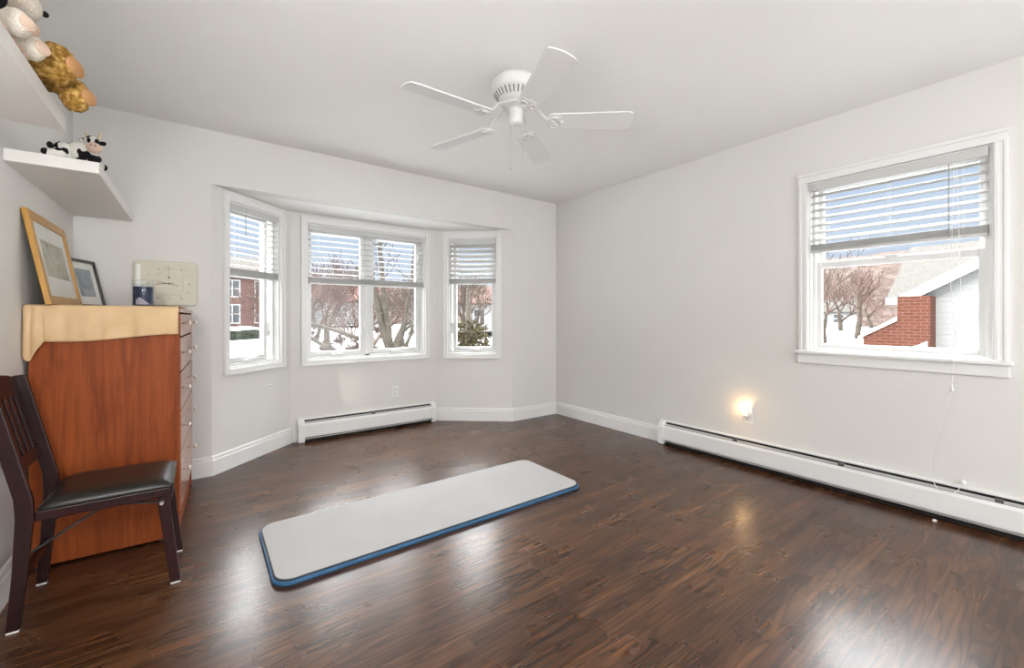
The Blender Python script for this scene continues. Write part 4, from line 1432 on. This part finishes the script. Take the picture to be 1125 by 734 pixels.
for i, (px, dist) in enumerate([(340, 40), (358, 34), (374, 38), (385, 31), (415, 48), (440, 37), (456, 43), (520, 29), (537, 33)]):
    a_ = (px - 562.5) / 465.0
    c_, s_ = math.cos(HEAD), math.sin(HEAD)
    x, y = (c_ * a_ + s_) * dist, (-s_ * a_ + c_) * dist
    tree('bare_shrub', (x, y, gz(x, y) - 0.1), rr.uniform(6.0, 7.5), (M['twig_red'], M['twig_red'] if px < 430 else M['twig_tan']), 'low twiggy bare shrub standing in the snow beyond the bay', 'twiggy shrubs in the snow',
         seed=500 + i, spread=0.95, levels=4, fork=0.10, twig_r=0.011, r0=0.07, nb=(4, 5), cat='shrub')

# a few on the slope seen through the sash window
for i, (px, dist) in enumerate([(905, 38), (924, 48), (942, 41), (958, 52), (988, 60)]):
    a_ = (px - 562.5) / 465.0
    c_, s_ = math.cos(HEAD), math.sin(HEAD)
    x, y = (c_ * a_ + s_) * dist, (-s_ * a_ + c_) * dist
    tree('bare_tree', (x, y, gz(x, y) - 0.2), rr.uniform(9.0, 13.0), (M['twig_tan'], M['twig_red']), 'bare brown tree on the far slope behind the brick chimney', 'brown trees on the far slope',
         seed=300 + i, spread=0.7, levels=4, fork=0.24, twig_r=0.014, nb=(3, 3))


def wood_dir(px, dist):
    a_ = (px - 562.5) / 465.0
    c_, s_ = math.cos(HEAD), math.sin(HEAD)
    return (c_ * a_ + s_) * dist, (-s_ * a_ + c_) * dist


# olive evergreen seen through the narrow window by the corner
x, y = wood_dir(515, 24)
ev = thing('evergreen_tree', (x, y, gz(x, y)), 0, 'olive green evergreen seen through the narrow corner window', 'tree')
MB().tube([(0, 0, -0.1), (0.03, 0, 1.2), (0.0, 0.02, 2.6), (-0.05, 0, 5.6)], [0.30, 0.24, 0.2, 0.1], 8).build('trunk', M['bark'], ev, smooth=True)
mb = MB()
r2 = random.Random(9)
for i in range(420):
    v = Vector((r2.gauss(0, 1), r2.gauss(0, 1), r2.gauss(0, 1))).normalized() * (r2.random() ** 0.4)
    cpt = Vector((v.x * 1.0, v.y * 1.0, 2.75 + v.z * 0.95))
    dq = (Vector((v.x, v.y, v.z * 0.6 - 0.2)) + Vector((r2.uniform(-1, 1), r2.uniform(-1, 1), r2.uniform(-1, 1))) * 0.4).normalized()
    mb.tube([cpt, cpt + dq * 0.22, cpt + dq * 0.36], [0.03, 0.06, 0.01], 4, cap=False)
mb.build('foliage', M['needles'], ev, fix=False)
del mb

# snowy hedge below the narrow window beside the dresser
x, y = wood_dir(268, 43)
hg = thing('snowy_hedge', (x, y, gz(x, y)), 0.3, 'clipped dark hedge capped with snow beyond the narrow window', 'hedge')


def lumpy(lo, hi, amp, sc, seed):
    bm_ = bmesh.new()
    bmesh.ops.create_cube(bm_, size=1.0)
    bmesh.ops.subdivide_edges(bm_, edges=bm_.edges, cuts=9, use_grid_fill=True)
    for v in bm_.verts:
        q = Vector([lo[i] + (v.co[i] + 0.5) * (hi[i] - lo[i]) for i in range(3)])
        v.co = q + Vector((noise.noise(q * sc + Vector((seed, 0, 0))), noise.noise(q * sc + Vector((0, seed, 5))), noise.noise(q * sc + Vector((9, 0, seed))))) * amp
    t_ = MB()
    t_.bm.free()
    t_.bm = bm_
    return t_


lumpy((-4.2, -0.7, -0.2), (4.0, 0.7, 0.85), 0.20, 1.6, 2).build('foliage', M['hedge'], hg)
lumpy((-4.1, -0.65, 0.72), (3.9, 0.65, 1.15), 0.30, 2.2, 7).build('snow_cap', M['snow'], hg, smooth=True)


def house(name, loc, rz, w, dp, h, roof_h, mats, label, wins=(), cat='house', over=0.35):
    """local: front towards -y, ridge along x"""
    o = thing(name, loc, rz, label, cat)
    mb_ = MB()
    mb_.extrude([(-w / 2, -dp / 2, 0), (-w / 2, dp / 2, 0), (-w / 2, dp / 2, h), (-w / 2, 0, h + roof_h), (-w / 2, -dp / 2, h)], (w, 0, 0))
    mb_.build('walls', mats[0], o)
    k_ = roof_h / (dp / 2)
    th = 0.18
    rf = MB()
    for s in (-1, 1):
        rf.extrude([(-w / 2 - over, s * (dp / 2 + over), h - k_ * over + 0.02), (-w / 2 - over, 0, h + roof_h + 0.02), (-w / 2 - over, 0, h + roof_h + th), (-w / 2 - over, s * (dp / 2 + over), h - k_ * over + th)], (w + 2 * over, 0, 0))
    rf.build('roof', mats[1], o)
    for (wx, wz, ww, wh) in wins:
        f = ring(MB(), wx - ww / 2 - 0.12, wx + ww / 2 + 0.12, wz - wh / 2 - 0.12, wz + wh / 2 + 0.12, 0.12, -dp / 2 - 0.06, -dp / 2)
        f.box(wx - 0.05, wx + 0.05, -dp / 2 - 0.05, -dp / 2, wz - wh / 2, wz + wh / 2)
        f.box(wx - ww / 2, wx + ww / 2, -dp / 2 - 0.05, -dp / 2, wz - 0.05, wz + 0.05)
        fo = f.build('window_frame', M['fascia'], o)
        MB().box(wx - ww / 2, wx + ww / 2, -dp / 2 - 0.03, -dp / 2 + 0.02, wz - wh / 2, wz + wh / 2).build('pane', M['dark_window'], fo)
    return o


x, y = wood_dir(258, 47)
house('brick_house', (x - 0.5, y + 3, gz(x, y) - 0.3), 0.15, 11, 7, 6.6, 2.4, (M['brick_pink'], M['shingle']), 'pinkish red brick house beyond the snowy hedge',
      [(-0.3, 2.4, 1.3, 1.9), (2.6, 2.4, 1.3, 1.9), (-3.2, 2.4, 1.3, 1.9), (-0.3, 5.2, 1.3, 1.7), (2.6, 5.2, 1.3, 1.7)])
x, y = wood_dir(365, 62)
house('far_house', (x, y, gz(x, y) + 0.2), -0.3, 13, 8, 3.4, 2.8, (M['siding'], M['brick_pink']), 'white house with a reddish roof deep in the thicket', [(-3, 1.8, 1.4, 1.4), (1.5, 1.8, 1.4, 1.4)])
x, y = wood_dir(548, 53)
house('white_house', (x, y, gz(x, y) + 0.4), -0.62, 9, 7, 3.3, 2.0, (M['siding'], M['twig_red']), 'white house with a brown roof beyond the evergreen', [(-2.2, 1.7, 1.2, 1.7), (0.4, 1.7, 1.2, 1.7), (2.8, 1.7, 1.2, 1.7)])
x, y = wood_dir(548, 36)
fn = thing('garden_fence', (x, y, gz(x, y)), -0.62, 'low brown board fence in front of the white house', 'fence')
mb = MB()
for i in range(26):
    mb.box(-2.6 + i * 0.2, -2.42 + i * 0.2, -0.02, 0.02, 0.1, 1.0 + 0.03 * (i % 2))
mb.build('boards', M['brown_board'], fn)
mb = MB()
for zz in (0.3, 0.8):
    mb.box(-2.6, 2.6, 0.02, 0.06, zz - 0.04, zz + 0.04)
mb.build('rails', M['brown_board'], fn)
for (px, d_, sc, lb) in ((934, 66, 1.0, 'small white house low on the far slope'), (912, 57, 0.8, 'small white house near the foot of the far slope behind the bare tree')):
    x, y = wood_dir(px, d_)
    house('slope_house', (x, y, gz(x, y) + (0.6 if d_ > 60 else 0.0)), -PI / 2 + 0.25, 7 * sc, 5 * sc, 2.6 * sc, 1.8 * sc, (M['siding'], M['shingle']), lb, [(-1.5 * sc, 1.4 * sc, 1.0, 1.0), (1.2 * sc, 1.4 * sc, 1.0, 1.0)])

# the neighbour's house outside the sash window: white gable, roof, end chimney
nb_ = thing('neighbour_house', (14.0, 0.0, -2.9), 0, 'white sided neighbouring house with grey shingle roof outside the sash window', 'house')
E_Y, E_Z, SL = 2.62, 1.60 + 2.9, 0.625       # eave and roof slope
R_Y = -3.2
R_Z = E_Z + SL * (E_Y - R_Y)
mb = MB()
mb.extrude([(0.30, E_Y - 0.30, 0), (0.30, 2 * R_Y - E_Y + 0.30, 0), (0.30, 2 * R_Y - E_Y + 0.30, E_Z + 0.05), (0.30, R_Y, R_Z - 0.14), (0.30, E_Y - 0.30, E_Z + 0.05)], (6.0, 0, 0))
for i in range(60):                        # clapboard courses
    z_ = 0.1 + i * 0.13
    yl = min(E_Y - 0.30, E_Y - (z_ + 0.03 - E_Z) / SL)
    yr_ = 2 * R_Y - yl
    if yl > R_Y + 0.2:
        mb.extrude([(0.30, yr_, z_), (0.291, yr_, z_), (0.298, yr_, z_ + 0.125), (0.30, yr_, z_ + 0.125)], (0, yl - yr_, 0))
mb.build('siding', M['siding'], nb_)
rf = MB()
for s in (1, -1):
    ey = E_Y if s > 0 else 2 * R_Y - E_Y
    rf.extrude([(0.0, ey, E_Z), (0.0, R_Y, R_Z), (0.0, R_Y, R_Z + 0.14), (0.0, ey, E_Z + 0.14)], (6.5, 0, 0))
rf.build('roof', M['shingle'], nb_)
mb = MB()
for s in (1, -1):
    ey = E_Y if s > 0 else 2 * R_Y - E_Y
    mb.extrude([(-0.03, ey + s * 0.06, E_Z - 0.16), (-0.03, R_Y, R_Z - 0.16), (-0.03, R_Y, R_Z + 0.10), (-0.03, ey + s * 0.06, E_Z + 0.10)], (0.04, 0, 0))
mb.box(-0.03, 0.32, E_Y - 0.02, E_Y + 0.08, E_Z - 0.13, E_Z + 0.0)
mb.build('rake_board', M['fascia'], nb_)
MB().box(0.0, 6.5, E_Y + 0.02, E_Y + 0.14, E_Z - 0.02, E_Z + 0.10).build('gutter', M['fascia'], nb_)
chm = MB()
chm.box(-0.30, 0.30, 2.16, 2.74, 0.0, E_Z + 0.02)
chm.build('chimney', M['brick'], nb_)
mb = MB()
mb.extrude([(-0.30, 2.74, 0.0), (-0.30, 3.40, 0.0), (-0.30, 3.40, 3.52), (-0.30, 2.74, 3.93)], (0.6, 0, 0))
mb.build('chimney_shoulder', M['brick'], nb_)
MB().extrude([(-0.34, 2.74, 3.93), (-0.34, 3.50, 3.46), (-0.34, 3.50, 3.53), (-0.34, 2.74, 4.04)], (0.68, 0, 0)).build('shoulder_cap', M['fascia'], nb_)
MB().extrude([(-0.30, 2.20, 3.2), (-0.30, 2.62, 3.2), (-0.30, 2.56, 3.28), (-0.30, 2.36, 3.36), (-0.30, 2.20, 3.46)], (-0.10, 0, 0)).build('snow_ledge', M['damper'], nb_)

# a second roof behind it
bh = thing('grey_roofed_house', (21.5, 3.3, -2.9), 0, 'house with a broad grey shingle roof behind the chimney', 'house')
mb = MB()
mb.box(0.4, 7.0, -6.5, 0.9, 0, 4.35)
mb.build('walls', M['siding'], bh)
MB().extrude([(-0.1, -7.0, 4.75), (3.7, -7.0, 7.1), (7.5, -7.0, 4.75), (7.5, -7.0, 4.6), (3.7, -7.0, 6.95), (-0.1, -7.0, 4.6)], (0, 8.3, 0)).build('roof', M['shingle'], bh)
MB().box(-0.14, -0.06, -7.0, 1.32, 4.50, 4.76).build('gutter', M['fascia'], bh)

# ------------------------------------------------------------------ light portals: they only tell the sampler where the sky comes in
def portal(name, mx, w, h):
    ld = bpy.data.lights.new(name, 'AREA')
    ld.shape, ld.size, ld.size_y = 'RECTANGLE', w, h
    ld.cycles.is_portal = True
    po_ = bpy.data.objects.new(name, ld)
    po_.matrix_world = mx
    COL.objects.link(po_)


for i, (fr, hole) in enumerate(((F_BL, HOLE_BL), (F_BC, HOLE_BC), (F_BR, HOLE_BR), (F_R, HOLE_R))):
    a, b, c, d = hole
    mx = fr.mx @ Matrix.Translation(((a + b) / 2, T + 0.02, (c + d) / 2)) @ Matrix.Rotation(-PI / 2, 4, 'X')
    portal('window_portal', mx, b - a, d - c)
portal('added_doorway_portal', Matrix.Translation((1.55, YR - T - 0.02, 1.125)) @ Matrix.Rotation(PI / 2, 4, 'X'), 3.1, 2.25)
